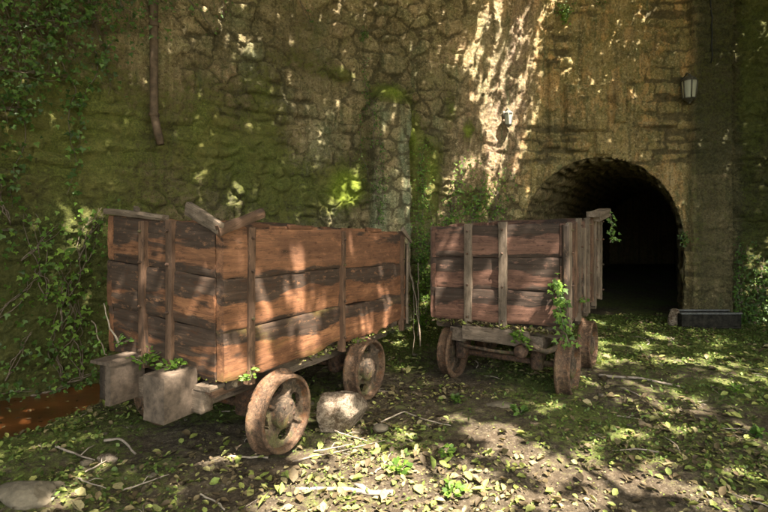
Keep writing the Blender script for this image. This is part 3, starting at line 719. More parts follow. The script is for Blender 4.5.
# broken boards wedged over the near corner
def wedge(name, p, q, w, th, mat, parent, up=(0, 0, 1), **kw):
    p, q = np.array(p, float), np.array(q, float); L = np.linalg.norm(q-p); du = (q-p)/L
    n = np.cross(du, np.array(up)); n /= np.linalg.norm(n); dv = np.cross(n, du)
    if n[0]*-.5+n[1]*-1 < 0: n = -n
    return put(name, slab(p, du, dv, n, L, w, th, edge=.010, relief=.006, ends=.03, hu=.012, **kw), mat, parent)
wedge('broken_board', (.02, .34, 1.555), (-.06, -.03, 1.425), .07, .03, M['greywood'], c1)
wedge('broken_board', (-.05, -.045, 1.42), (.31, -.060, 1.535), .06, .03, M['strap'], c1)
wedge('end_rail', (-.01, .50, 1.505), (-.02, 1.09, 1.56), .035, .05, M['greywood'], c1)
wedge('broken_board', (.05, .86, 1.50), (.04, .83, 1.60), .05, .03, M['greywood'], c1)
wedge('broken_board', (2.28, -.06, 1.42), (2.52, -.05, 1.28), .035, .02, M['greywood'], c1)
wedge('broken_board', (2.50, -.02, .46), (2.48, -.04, 1.28), .045, .03, M['greywood'], c1)
# inward curled splinters on the top edge of the long side
for (x, l, h) in ((.42, .18, .025), (.62, .26, .04), (1.0, .2, .02), (1.3, .35, .032), (1.7, .25, .045), (2.0, .28, .025)):
    z = 1.475-.036*x
    wedge('splinter', (x, .0, z-.012), (x+l, -.004, z-.012-.036*l), h, .03, M['wood'], c1)

SB2 = (.035, -.030)
c2 = cart('ore_cart', (1.545, 4.25), 32, 1.85, 1.28, .60, 1.49, SB2, (0, 0),
          (M['wood2'], M['strap_pale'], M['greywood']),
          [(.545, .075, .50, .03), (.88, .07, .52, .02)], [(.10, .06, .0), (.52, .06, .03), (.95, .07, .02), (1.35, .06, .05), (1.75, .06, .02)],
          (.17, 1.12), .245, .045, 23, (.36, .49), -.10)
tag(c2, 'shorter dull brown wooden ore cart parked in front of the tunnel mouth, end facing forward', 'ore cart', 'old wooden ore carts')
# extra vertical slats on the right side of the second cart, weathered chunk on top
for i, x in enumerate((.03, .31, .72, 1.16, 1.56)):
    put('slat', slab((x+.05, -.03, .60+.03*(i % 2)), Z3, -X3, -Y3, .90-.04*(i % 3), .085, .03, edge=.01, relief=.006, rot=.15*(i % 3), ends=.03), (M['strap_pale'], M['strap'])[i % 2], c2, SB2)
wedge('top_board', (1.15, -.10, 1.51), (1.84, -.10, 1.56), .05, .12, M['greywood'], c2)
wedge('top_board', (1.02, -.115, 1.545), (1.72, -.125, 1.60), .055, .13, M['greywood'], c2, mossy=.6)
put('corner_iron', slab((-.018, .028, .60), Z3, -Y3, -X3, .88, .055, .02, edge=.003, relief=.002, rot=.9), M['strap'], c2, SB2)
put('draw_beam', slab((-.06, .30, .40), Y3, Z3, -X3, .62, .135, .06, edge=.006, relief=.006, rot=.2), M['greywood'], c2)
MB().add(*tube([(-.04, .30, .45), (-.10, .25, .44), (-.13, .19, .42), (-.10, .14, .40), (-.03, .10, .41), (.06, .06, .43)], [.024, .024, .022, .022, .026, .03], 10)).build('coupling_hook', M['rust'], c2)
MB().add(*tube([(-.045, .32, .34), (-.05, .6, .33), (-.045, .95, .34)], .016, 8)).build('draw_rod', M['rust'], c2)
V, Fc = lathe([(.0001, -.06), (.05, -.05), (.062, 0), (.055, .05), (.0001, .055)], 20, 'x', (-.08, .36, .37)); MB().add(V, Fc).build('coupling_socket', M['rust_dark'], c2)

# ------------------------------------------------------------------ rocks
def rock(name, loc, size, mat, seed, label, cat='stone', group=None, facets=10, rz=0.):
    import bmesh
    bm = bmesh.new(); bmesh.ops.create_icosphere(bm, subdivisions=5, radius=1)
    V = np.array([v.co[:] for v in bm.verts]); Fc = [tuple(v.index for v in f.verts) for f in bm.faces]; bm.free()
    r = np.random.default_rng(seed); d = r.normal(size=(facets, 3)); d /= np.linalg.norm(d, axis=1)[:, None]; k = r.uniform(.62, .92, facets)
    pr = V@d.T; s = np.min(np.where(pr > .05, k/np.maximum(pr, .05), 9), axis=1); V = V*np.minimum(s, 1)[:, None]
    V = V*(1+.06*fbm(V[:, 0]*3, V[:, 1]*3, V[:, 2]*3+seed, 4, seed)+.05*fbm(V[:, 0]*9, V[:, 1]*9, V[:, 2]*9, 4, seed))[:, None]
    V = V*np.array(size)
    c, s_ = math.cos(rz), math.sin(rz); V = np.stack([V[:, 0]*c-V[:, 1]*s_, V[:, 0]*s_+V[:, 1]*c, V[:, 2]], 1)
    o = mesh(name, V, Fc, mat, None, None, True, loc); tag(o, label, cat, group); return o
x, y = ground_at(340, 430); rock('boulder', (x+.0, y+.10, .10), (.22, .15, .19), M['rock'], 4, 'pale angular boulder wedged beside the near wheel of the long cart', rz=.5, facets=13)
x, y = ground_at(378, 428); rock('stone', (x+.02, y, .0), (.055, .04, .028), M['rock_dark'], 9, 'small dull stone just right of the wedged boulder')
x, y = ground_at(30, 495); rock('stone', (x, y, .0), (.20, .14, .09), M['rock_dark'], 12, 'broad flat dark stone half buried at lower left near the water')
x, y = ground_at(674, 326); rock('stone', (x, y-.02, .10), (.10, .10, .16), M['rock'], 21, 'rounded upright stone at the left end of the black trough')
x, y = ground_at(108, 460); rock('stone', (x, y, .01), (.07, .04, .03), M['rock'], 23, 'small tan stone on dark ground below the split buffer block')
x, y = ground_at(500, 405); rock('stone', (x, y, .0), (.12, .08, .03), M['rock_dark'], 31, 'low flat stone on bare ground in front of the shorter cart')
for i in range(70):
    X_ = rng.uniform(-2.2, 4.5); Y_ = rng.uniform(2.2, 6.5)
    s_ = rng.uniform(.012, .03)
    rock('pebble', (X_, Y_, float(gz(X_, Y_))+s_*.2), (s_*1.3, s_, s_*.6), M['rock' if i % 3 else 'rock_dark'], 50+i, 'small pebble lying among the fallen leaves', 'pebble', 'pebbles scattered over the ground', 6) if i < 1 else None
    if i == 0: _peb = [o for o in C.objects if o.name.startswith('pebble')][0]
    else:
        o = _peb.copy(); C.objects.link(o); o.location = (X_, Y_, float(gz(X_, Y_))+s_*.2); k = s_/.02; o.scale = (k, k, k*rng.uniform(.6, 1)); o.rotation_euler = (0, 0, rng.uniform(0, 6))

# ------------------------------------------------------------------ leaves
def leaf_tpl(kind):
    if kind == 'ivy':      # three lobes
        v = [(0, 0, 0), (-.32, -.05, .03), (-.48, .28, .05), (-.2, .42, .02), (0, 1.0, -.08), (.2, .42, .02), (.48, .28, .05), (.32, -.05, .03), (0, .35, -.05)]
        f = [(8, 0, 1), (8, 1, 2), (8, 2, 3), (8, 3, 4), (8, 4, 5), (8, 5, 6), (8, 6, 7), (8, 7, 0)]
        f = [(0, 1, 2, 8), (8, 2, 3, 4), (8, 4, 5, 6), (0, 8, 6, 7)]
    elif kind == 'flat':
        v = [(0, 0, 0), (-.30, .45, .03), (0, 1.0, -.05), (.30, .45, .03)]; f = [(0, 3, 2, 1)]
    elif kind == 'long':
        v = [(0, 0, 0), (-.12, .35, .04), (-.09, .75, .03), (0, 1.0, -.05), (.09, .75, .03), (.12, .35, .04), (0, .35, 0), (0, .7, 0)]
        f = [(0, 1, 6, 6), (1, 2, 7, 6), (2, 3, 7, 7), (0, 6, 5, 5), (6, 7, 4, 5), (7, 3, 4, 4)]
        f = [(0, 1, 2, 6), (6, 2, 3, 7), (0, 6, 4, 5), (6, 7, 3, 4)]
    elif kind == 'curl':
        v = [(0, 0, .0), (-.26, .25, .16), (-.30, .6, .22), (0, 1.0, .16), (.30, .6, .22), (.26, .25, .16), (0, .3, 0), (0, .65, .02)]
        f = [(0, 6, 1, 1), ]
        f = [(0, 6, 2, 1), (6, 7, 3, 2), (0, 5, 4, 6), (6, 4, 3, 7)]
    else:
        v = [(0, 0, 0), (-.25, .3, .04), (-.26, .62, .02), (0, 1.0, -.08), (.26, .62, .02), (.25, .3, .04), (0, .3, 0), (0, .65, 0)]
        f = [(0, 6, 2, 1), (6, 7, 3, 2), (0, 5, 4, 6), (6, 4, 3, 7)]
    return np.array(v, float), np.array(f)
def leaves(P, tip, nrm, size, kind='oval', rnd=None, jitter=.35):
    """arrays of n -> V, F, rnd attribute"""
    P = np.asarray(P, float); n = len(P)
    tip = np.asarray(tip, float)+rng.normal(size=(n, 3))*jitter; nrm = np.asarray(nrm, float)+rng.normal(size=(n, 3))*jitter
    tip /= np.linalg.norm(tip, axis=1)[:, None]+1e-9
    sx = np.cross(tip, nrm); sx /= np.linalg.norm(sx, axis=1)[:, None]+1e-9; nz = np.cross(sx, tip)
    v, f = leaf_tpl(kind); size = np.broadcast_to(size, (n,))
    asp = rng.uniform(.8, 1.2, n)
    V = P[:, None]+size[:, None, None]*(v[None, :, 0, None]*asp[:, None, None]*sx[:, None]+v[None, :, 1, None]*tip[:, None]+v[None, :, 2, None]*nz[:, None]*rng.uniform(.3, 1.8, n)[:, None, None])
    Fc = (f[None]+(np.arange(n)*len(v))[:, None, None]).reshape(-1, f.shape[1])
    if rnd is None: rnd = rng.uniform(0, 1, n)
    return V.reshape(-1, 3), Fc, np.repeat(rnd, len(v))
def leaf_obj(name, P, tip, nrm, size, kind, mat, parent=None, rnd=None, jitter=.35):
    V, Fc, r = leaves(P, tip, nrm, size, kind, rnd, jitter)
    if parent is not None: V = V-np.array(parent.location)
    return mesh(name, V, Fc, mat, parent, dict(rnd=r), True)

def wall_pos(x, z, off=.05):
    nx, ny = wnorm(x); x = np.asarray(x, float); d = wall_fields(x, np.asarray(z, float))[0]
    return np.stack([x+nx*(d+off), wy(x)+ny*(d+off), np.asarray(z, float)+0*x], -1), np.stack([nx, ny, 0*x], -1)

def ivy(label, strands, dens=60, size=(.05, .09), mat='ivy', kind='ivy', spread=.07, off=.03, wander=.25, stem_r=.004, name='ivy', cat='ivy', group=None, steps=26, side=4):
    """strands: list of ((px,py),(px,py)) from root to tip on the wall"""
    P0 = None; mb = MB(); LP = []; LN = []
    for (a, b_) in strands:
        xa, ya, za = wall_at(*a); xb, yb, zb = wall_at(*b_)
        for k in range(side):
            n = steps; t = np.linspace(0, 1, n); sd = rng.uniform(0, 99)
            ln = math.hypot(xb-xa, zb-za)
            w = wander*np.sin(np.minimum(t*3, 1)*PI/2)*ln*.5
            x = xa+(xb-xa)*t+w*fbm(t*2.5, sd, 0, 3, 1); z = za+(zb-za)*t+w*fbm(t*2.5, sd, 5, 3, 2)
            P, N = wall_pos(x, z, off*.4)
            if P0 is None: P0 = P[0].copy(); P0[2] = min(za, zb)
            mb.add(*tube(P-P0, np.linspace(stem_r*1.5, stem_r*.6, n), 5))
            m = max(3, int(dens*ln/side)); tt = rng.uniform(0.02, 1, m)
            xx = np.interp(tt, t, x)+rng.normal(size=m)*spread; zz = np.interp(tt, t, z)+rng.normal(size=m)*spread
            q, nn = wall_pos(xx, zz, off); q += nn*rng.uniform(0, off*1.6, m)[:, None]
            LP.append(q); LN.append(nn)
    root = empty(name, tuple(P0)); tag(root, label, cat, group)
    mb.build('stem', M['stem'], root)
    LP = np.concatenate(LP); LN = np.concatenate(LN); n = len(LP)
    tip = np.stack([rng.normal(size=n)*.6, np.full(n, -.35), -np.ones(n)*.8], 1)
    leaf_obj('foliage', LP, tip, LN+np.array([0, 0, .35]), rng.uniform(*size, n)*rng.uniform(.5, 1, n), kind, M[mat], root)
    return root
def weed(label, loc, h=.12, r=.09, n=40, size=(.03, .06), mat='fresh', kind='oval', name='weed', cat='weed', group=None, droop=.0):
    root = empty(name, loc); tag(root, label, cat, group); mb = MB(); P = []; Tn = []
    ns = max(4, n//7)
    for i in range(ns):
        a = rng.uniform(0, 2*PI); rr = r*math.sqrt(rng.uniform(.05, 1)); hh = h*rng.uniform(.5, 1)*(1-.4*rr/r)
        t = np.linspace(0, 1, 7)[:, None]
        end = np.array([rr*math.cos(a), rr*math.sin(a), hh-droop*rr*2]); mid = np.array([rr*.3*math.cos(a), rr*.3*math.sin(a), hh*.8])
        c = 2*t*(1-t)*mid+t*t*end; mb.add(*tube(c, np.linspace(.0028, .0015, 7), 4))
        for k in range(7): 
            q = c[rng.integers(2, 7)]+rng.normal(size=3)*.008; P.append(q+np.array(loc)); Tn.append([q[0]*3/r+rng.normal()*.5, q[1]*3/r+rng.normal()*.5, .25-droop])
    mb.build('stem', M['stem'], root); n = len(P)
    leaf_obj('foliage', P, Tn, np.tile([0, -.4, 1.], (n, 1)), rng.uniform(*size, n), kind, M[mat], root)
    return root

# upper left hanging ivy mass
ivy('dense dark ivy spilling over the upper left corner of the wall', [((-40, 10), (-20, 160)), ((0, -40), (15, 120)), ((20, -60), (45, 70)), ((50, -60), (75, 60)), ((80, -50), (100, 45)), ((105, -50), (125, 30)), ((130, -60), (150, 15)), ((-50, 60), (70, 80)), ((-60, -20), (90, 0)), ((-20, 30), (110, 20)), ((-60, 110), (30, 110))],
    230, (.03, .07), 'ivy', spread=.14, off=.12, side=5)
ivy('thin ivy trails hanging down the dark wall at upper left', [((60, 60), (62, 190)), ((95, 50), (78, 165)), ((20, 90), (12, 205)), ((112, 40), (108, 95))], 45, (.045, .075), 'ivy', spread=.03, off=.06, side=1)
ivy('ivy with bright leaves climbing the wall left of the long cart', [((60, 330), (92, 215)), ((45, 300), (30, 215)), ((62, 380), (60, 260)), ((80, 380), (70, 300)), ((75, 260), (100, 208)), ((20, 260), (60, 225))], 95, (.03, .07), 'fresh', spread=.10, off=.08, side=3)
ivy('broad leaved ivy cluster at the left edge above the water', [((-10, 330), (40, 270)), ((-30, 230), (15, 230)), ((5, 380), (30, 330)), ((10, 225), (-10, 150))], 90, (.03, .075), 'ivy', spread=.11, off=.07, side=3)
ivy('low ivy fringe hanging over the ochre water at left', [((-20, 395), (30, 390)), ((30, 395), (70, 385)), ((60, 385), (100, 370))], 120, (.03, .07), 'ivy', spread=.07, off=.06, side=3)
ivy('small leaved ivy climbing the narrow mossy column between the carts', [((424, 335), (420, 150)), ((420, 340), (414, 240))], 420, (.02, .045), 'fresh', spread=.06, off=.03, side=4)
ivy('bushy green ivy growing behind the shorter cart', [((450, 235), (458, 160)), ((465, 240), (482, 180)), ((490, 240), (496, 172)), ((450, 250), (446, 200)), ((478, 230), (470, 195))], 180, (.025, .06), 'fresh', spread=.09, off=.06, side=4)
ivy('narrow ivy strand running up the grey buttress', [((372, 225), (366, 95)), ((369, 150), (364, 60)), ((372, 225), (374, 150))], 120, (.02, .035), 'ivy', spread=.025, off=.03, side=2)
ivy('tuft of bright leaves sprouting from the wall above the small lantern', [((562, 8), (562, 26)), ((562, 8), (566, 16))], 330, (.035, .06), 'fresh', spread=.035, off=.05, side=2)
ivy('small fern tuft growing high on the middle of the wall', [((362, 30), (362, 44)), ((362, 30), (366, 38))], 220, (.04, .06), 'ivy', 'long', spread=.03, off=.04, side=2)
ivy('ivy bush on the rough wall right of the pier', [((740, 320), (742, 245)), ((755, 325), (760, 255)), ((775, 325), (772, 260)), ((745, 330), (765, 290)), ((736, 330), (735, 280))], 230, (.03, .06), 'ivy', spread=.10, off=.06, side=4)
ivy('wispy creeper on the inner right edge of the tunnel mouth', [((684, 232), (677, 240)), ((686, 236), (678, 245))], 160, (.03, .05), 'ivy', spread=.03, off=.05, side=1)
ivy('loose creeper hanging at the top beside the lit stretch of wall', [((545, -30), (552, 12)), ((590, -30), (597, 8)), ((575, -20), (572, 6))], 130, (.03, .05), 'ivy', spread=.04, off=.05, side=2)
ivy('sparse creeper with tiny leaves on the upper left rubble', [((180, -10), (212, 35)), ((215, -20), (222, 25)), ((300, 0), (312, 30))], 60, (.02, .04), 'ivy', spread=.05, off=.03, side=2)

# dry roots hanging between the carts
def cpt(root, p):     # cart-local to world
    m = Matrix.Translation(root.location) @ Matrix.Rotation(root.rotation_euler.z, 4, 'Z'); return m @ Vector(p)
mb = MB(); base = np.array(cpt(c1, (2.5, -.04, .45)))
for i in range(3):
    t = np.linspace(0, 1, 14)[:, None]; sd = i*3.1
    a = np.array([rng.uniform(-.05, .18), rng.uniform(-.03, .1), rng.uniform(.55, .9)]); b_ = np.array([rng.uniform(-.05, .25), rng.uniform(-.1, .1), rng.uniform(-.42, .1)])
    P = a*(1-t)+b_*t; P = P+.05*np.concatenate([fbm(t*4, sd, 0, 3, 1), fbm(t*4, sd, 2, 3, 2), 0*t], 1)
    mb.add(*tube(P, rng.uniform(.003, .008), 5))
o = mb.build('dry_root', M['stem'], None, loc=base); tag(o, 'tangle of dry pale roots hanging at the far corner of the long cart', 'roots')

# weeds growing on the carts and on the ground
W1 = lambda x, y, z: tuple(cpt(c1, (x, y, z))); W2 = lambda x, y, z: tuple(cpt(c2, (x, y, z)))
weed('bright green weed on the ledge between the two end blocks of the long cart', W1(-.05, .36, .585), .12, .11, 110, (.02, .045))
weed('larger green weed beside the split end block of the long cart', W1(-.05, .60, .60), .13, .12, 110, (.02, .045), 'fresh')
weed('small green weed above the near wheel of the long cart', W1(.18, -.05, .53), .09, .06, 45, (.025, .04))
weed('tiny sprig on the lower edge of the long cart beside its middle strap', W1(1.42, -.06, .50), .06, .05, 20, (.02, .035))
weed('leafy weed at the foot of the bare stick behind the end blocks', W1(-.06, .88, .68), .10, .09, 50, (.02, .04), 'ivy')
weed('bright weed drooping from the coupling of the shorter cart', W2(-.08, .38, .46), .16, .11, 130, (.03, .06), droop=.4)
weed('pale green sprig on the far side corner of the shorter cart', W2(.5, -.08, .72), .10, .08, 40, (.025, .045))
def trail(label, root_cart, pts, n, size, mat, spread=.035):
    P = np.array([cpt(root_cart, p) for p in pts]); t = np.linspace(0, 1, len(P)); tt = np.linspace(0, 1, 30)
    Q = np.stack([np.interp(tt, t, P[:, k]) for k in range(3)], 1)+.012*np.stack([fbm(tt*6, k, 3, 2, 1) for k in range(3)], 1)
    root = empty('creeper', tuple(Q[0])); tag(root, label, 'creeper')
    MB().add(*tube(Q-Q[0], .004, 5)).build('stem', M['stem'], root)
    i = rng.integers(0, 30, n); L_ = Q[i]+rng.normal(size=(n, 3))*spread
    leaf_obj('foliage', L_, np.stack([rng.normal(size=n)*.7, np.full(n, -.4), np.full(n, -.6)], 1), np.tile([0, -1., .5], (n, 1)), rng.uniform(*size, n), 'ivy', M[mat], root)
trail('yellow green creeper climbing the near corner of the shorter cart', c2, [(-.03, -.04, .45), (-.05, .0, .62), (-.06, .03, .78), (-.07, .05, .92), (-.05, .06, 1.0)], 120, (.03, .055), 'fresh')
trail('thin creeper trailing down the far top corner of the shorter cart', c2, [(1.5, -.15, 1.60), (1.45, -.18, 1.4), (1.35, -.17, 1.28)], 30, (.03, .05), 'ivy')
trail('bare twiggy creeper leaning on the left edge of the long cart', c1, [(-.08, .95, .62), (-.10, .98, .72), (-.12, 1.05, .85)], 12, (.02, .035), 'ivy')
for (px, py, s_, lab, mt) in ((133, 352, .1, 'green tuft on the bank behind the split end block', 'ivy'), (445, 455, .07, 'small green seedling on the ground in front of the carts', 'fresh'),
                              (450, 500, .10, 'light green seedling at the bottom centre of the ground', 'fresh'), (735, 395, .10, 'leafy green plant on the ground at the far right', 'fresh'),
                              (520, 415, .08, 'grey green seedling in front of the shorter cart', 'ivy'), (400, 470, .06, 'pair of young leaves near the fallen branch', 'fresh'),
                              (455, 400, .07, 'small weed in shade left of the shorter cart', 'ivy'),
                              (760, 440, .07, 'small weed at the right edge of the ground', 'ivy')):
    if py < 360: continue
    x, y = ground_at(px, py); weed(lab, (x, y, float(gz(np.array(x), np.array(y)))), s_, s_*.9, 36, (.03, .055), mt)

# ------------------------------------------------------------------ leaf litter and ground cover
def inside_cover(x, y): return (y > wy(x)-.12) & ~((np.abs(x-AX-.29) < 1.0) & (y < 8.4))
n = 85000
x = rng.uniform(-4.2, 6.3, n); y = rng.uniform(1.3, 8.2, n)
dens = .32+1.5*fbm(x*1.8, y*1.8, 0, 4, 131)+.5*np.exp(-((x-.8)/1.8)**2-((y-3.0)/1.2)**2)
k = (rng.uniform(0, 1, n) < dens) & ~inside_cover(x, y) & (ditch(x, y) < .25); x, y = x[k], y[k]; n = len(x)
a = rng.uniform(0, 2*PI, n)
leaf_obj('leaf_litter', np.stack([x, y, gz(x, y)+rng.uniform(.002, .016, n)], 1), np.stack([np.cos(a), np.sin(a), rng.normal(size=n)*.15], 1), np.tile([0, 0, 1.], (n, 1)), .012+.055*rng.uniform(0, 1, n)**2.6, 'curl', M['litter'], None, rng.uniform(0, 1, n)**1.1, .25)['kind'] = 'stuff'
n = 900; x = rng.uniform(-2.5, 4.8, n); y = rng.uniform(2.0, 6.0, n); a = rng.uniform(0, 2*PI, n)
k = (ditch(x, y) < .1) & ~inside_cover(x, y) & (fbm(x*1.5, y*1.5, 0, 3, 140) > -.1); x, y, a = x[k], y[k], a[k]; n = len(x)
leaf_obj('large_leaf_litter', np.stack([x, y, gz(x, y)+rng.uniform(.008, .02, n)], 1), np.stack([np.cos(a), np.sin(a), rng.normal(size=n)*.1], 1), np.tile([0, 0, 1.], (n, 1)), rng.uniform(.04, .09, n), 'curl', M['litter'], None, rng.uniform(.1, 1, n), .35)['kind'] = 'stuff'
nw = 260; xw = rng.uniform(-3.6, -2.0, nw); yw = rng.uniform(3.2, 5.4, nw); kw_ = (ditch(xw, yw) > .6) & (yw < wy(xw)-.1); xw, yw = xw[kw_], yw[kw_]; nw = len(xw); aw = rng.uniform(0, 6.3, nw)
leaf_obj('floating_leaves', np.stack([xw, yw, -.096+0*xw], 1), np.stack([np.cos(aw), np.sin(aw), 0*aw], 1), np.tile([0, 0, 1.], (nw, 1)), rng.uniform(.015, .05, nw), 'oval', M['litter'], None, None, .06)['kind'] = 'stuff'
n = 80000; x = rng.uniform(-4.2, 6.3, n); y = rng.uniform(1.3, 8.0, n)
dens = .16+1.5*fbm(x*1.4, y*1.4, 0, 5, 95, .6)+.85*sstep(4.6, 6.4, y)
k = (rng.uniform(0, 1, n) < dens) & ~inside_cover(x, y) & (ditch(x, y) < .4); x, y = x[k], y[k]; n = len(x)
a = rng.uniform(0, 2*PI, n)
leaf_obj('ground_cover', np.stack([x, y, gz(x, y)+rng.uniform(.0, .025, n)], 1), np.stack([np.cos(a), np.sin(a), .5+0*a], 1), np.tile([0, 0, 1.], (n, 1)), rng.uniform(.015, .038, n), 'oval', M['cover'], None, None, .4)['kind'] = 'stuff'
# debris on the cart ledges
def debris(root, label, x0, x1, y0, y1, zf, n):
    x = rng.uniform(x0, x1, n); y = rng.uniform(y0, y1, n); P = np.array([cpt(root, (a, b, zf(a, b)+rng.uniform(0, .03))) for a, b in zip(x, y)])
    a = rng.uniform(0, 2*PI, n)
    o = leaf_obj('leaf_debris', P, np.stack([np.cos(a), np.sin(a), rng.normal(size=n)*.3], 1), np.tile([0, 0, 1.], (n, 1)), rng.uniform(.02, .05, n), 'curl', M['litter'], None, rng.uniform(.1, .95, n), .35)
    o['kind'] = 'stuff'
debris(c1, '', .75, 2.45, -.0, .12, lambda a, b: .515-.03*a, 420)
debris(c1, '', .0, .35, .02, .2, lambda a, b: .55, 60)
debris(c2, '', -.06, .03, .05, 1.2, lambda a, b: .535, 300)
debris(c2, '', .0, .3, .1, 1.2, lambda a, b: .50, 200)

# ------------------------------------------------------------------ twigs and branches
def branch(label, pts, r0, r1, mat='twig', name='fallen_branch', cat='branch', group=None, forks=()):
    P = np.array(pts, float); t = np.linspace(0, 1, len(P)); tt = np.linspace(0, 1, 22)
    Q = np.stack([np.interp(tt, t, P[:, k]) for k in range(3)], 1); L = np.linalg.norm(P[-1]-P[0])
    sd = rng.uniform(0, 99); Q[:, :2] += .05*L*np.stack([fbm(tt*4, sd, 0, 3, 1), fbm(tt*4, sd, 4, 3, 2)], 1)
    mb = MB().add(*tube(Q-Q[0], np.linspace(r0, r1, 22)*(1+.15*fbm(tt*9, sd, 0, 2, 3)), 8))
    for (f, dx, dy, dz) in forks:
        i = int(f*21); s = Q[i]-Q[0]; e = s+np.array([dx, dy, dz]); mb.add(*tube([s, (s+e)/2+np.array([0, 0, .01]), e], [r1*1.1, r1*.9, r1*.5], 6))
    o = mb.build(name, M[mat], None, loc=Q[0]); tag(o, label, cat, group); return o
def G(px, py, z=.02): x, y = ground_at(px, py); return (x, y, float(gz(np.array(x), np.array(y)))+z)
branch('thick pale broken branch lying in the sun at the bottom centre', [G(296, 487, .0), G(345, 490, .012), G(396, 492, .01)], .010, .016, 'twig', forks=[(.75, -.08, .05, .02)])
branch('long thin bent twig running over the ground between the carts', [G(375, 420), G(405, 408), G(428, 418), G(450, 425)], .006, .004, 'root')
branch('thin forked twig in front of the left end blocks', [G(55, 450), G(78, 455), G(93, 462)], .008, .004, forks=[(.6, .03, .12, .02)])
branch('bent stick arching over the dark ground below the end blocks', [G(105, 442), G(122, 444, .05), G(135, 455)], .010, .006)
branch('long brown stick on the ground right of the shorter cart', [G(600, 378), G(640, 383), G(680, 388)], .014, .008)
branch('slender twig on leaves at the bottom left of the near wheel', [G(200, 492), G(212, 500), G(226, 511)], .005, .004, 'root')
branch('straight iron rod lying on the ground under the near wheel', [G(228, 452, .012), G(250, 453, .012), G(268, 452, .012)], .007, .007, 'root', 'iron_rod', 'rod')
branch('thin grey twig beside the boulder', [G(290, 459), G(330, 447), G(385, 437)], .004, .003)
branch('bare pale stick leaning behind the split end block of the long cart', [W1(-.05, .85, .70), W1(-.07, .93, .80), W1(-.02, 1.08, .95)], .007, .003, 'root')
g_ = 'short twigs scattered over the ground'; tw = None
for i in range(110):
    x = rng.uniform(-2.5, 5); y = rng.uniform(2.2, 6.8)
    if float(ditch(np.array(x), np.array(y))) > .1: continue
    z = float(gz(np.array(x), np.array(y)))+.014
    if tw is None: tw = branch('short thin twig lying on the ground', [(x, y, z), (x+.1, y, z+.006), (x+.22, y+.03, z)], .0045, .002, 'twig', 'twig', 'twig', g_, [(.5, .05, .05, .008)])
    else:
        o = tw.copy(); C.objects.link(o); o.location = (x, y, z); s_ = rng.uniform(.4, 1.4); o.scale = (s_, s_, s_); o.rotation_euler = (rng.uniform(-.05, .05), rng.uniform(-.05, .05), rng.uniform(0, 6.3))

# ------------------------------------------------------------------ lanterns, pipe, trough, cable
def lantern(label, px, py, H, mat):
    x, y, z = wall_at(px, py); d = float(wall_fields(np.array([x]), np.array([z]))[0][0]); nx, ny = wnorm(x); R = H*.24
    off = d+R+.05; root = empty('wall_lantern', (x+nx*off, y+ny*off, z-H/2)); tag(root, label, 'lantern', 'wall lanterns flanking the tunnel')
    mt = M[mat]; k = 6
    V, Fc = lathe([(.0001, 0), (R*.18, .01*H), (R*.25, .06*H), (R*.62, .13*H), (R*.80, .17*H), (R*.80, .20*H), (.0001, .20*H)], 12, 'z'); MB().add(V, Fc).build('base', mt, root)
    V, Fc = lathe([(R*1.08, .74*H), (R*1.1, .77*H), (R*.85, .84*H), (R*.45, .91*H), (R*.18, .95*H), (R*.15, 1.0*H), (.0001, 1.01*H)], 12, 'z'); MB().add(V, Fc).build('cap', mt, root)
    for i in range(k):
        a = 2*PI*i/k+.3; MB().add(*cyl_between((R*.80*math.cos(a), R*.80*math.sin(a), .18*H), (R*1.02*math.cos(a), R*1.02*math.sin(a), .77*H), .006*H/.3, 6)).build('bar', mt, root)
    V, Fc = lathe([(R*.74, .19*H), (R*.95, .755*H)], 24, 'z'); MB().add(V, Fc).build('glass', M['glass'], root)
    V, Fc = lathe([(.0001, .2*H), (R*.16, .22*H), (R*.2, .45*H), (R*.14, .62*H), (.0001, .65*H)], 12, 'z'); MB().add(V, Fc).build('bulb', M['bulb'], root)
    n_ = -np.array([nx, ny]); pts = [(0, 0, .99*H), (n_[0]*R*.5, n_[1]*R*.5, 1.06*H), (n_[0]*(R+.04), n_[1]*(R+.04), .95*H), (n_[0]*(R+.05), n_[1]*(R+.05), .8*H)]
    MB().add(*tube(pts, .009, 8)).build('arm', mt, root)
    pl = MB().add(*box(-.035, .035, -.012, .012, .66*H, .98*H)).build('back_plate', mt, root); pl.location = (n_[0]*(R+.045), n_[1]*(R+.045), 0); pl.rotation_euler = (0, 0, math.atan2(ny, nx)+PI/2)
    return root
lantern('small pale wall lantern left of the tunnel mouth, partly lost in sun streaks', 503, 121, .27, 'lamp_white')
lantern('larger dark framed wall lantern on the pier right of the tunnel mouth', 682, 92, .44, 'lamp_metal')
P = []
for py in np.linspace(-30, 66, 14):
    x, y, z = wall_at(705+1.0*math.sin(py*.05), py); P.append(wall_pos(np.array([x]), np.array([z]), .012)[0][0])
P = np.array(P); o = MB().add(*tube(P-P[0], .010, 6)).build('cable', M['cable'], None, loc=P[0]); tag(o, 'black cable running up the wall from the larger lantern', 'cable')
x, y, z0_ = wall_at(149, 146); P = []
nx, ny = wnorm(x)
for t in np.linspace(0, 1, 20):
    z = z0_+(5.3-z0_)*t; o_ = .13+(.03*math.exp(-t*18)); P.append((x+nx*o_, y+ny*o_, z))
P = np.array(P); P[0, 0] += .06; P[1, 0] += .03
root = empty('drain_pipe', tuple(P[0])); tag(root, 'rusty brown drain pipe ending bent halfway down the left wall', 'pipe')
MB().add(*tube(P-P[0], [.036]+[.042]*19, 12)).build('pipe_body', M['pipe'], root)
for zz in (.45, 1.35):
    i = int(zz/(5.3-z0_)*19); V, Fc = lathe([(.043, -.02), (.052, -.015), (.052, .015), (.043, .02)], 14, 'z', tuple(P[i]-P[0])); MB().add(V, Fc).build('collar', M['pipe'], root)
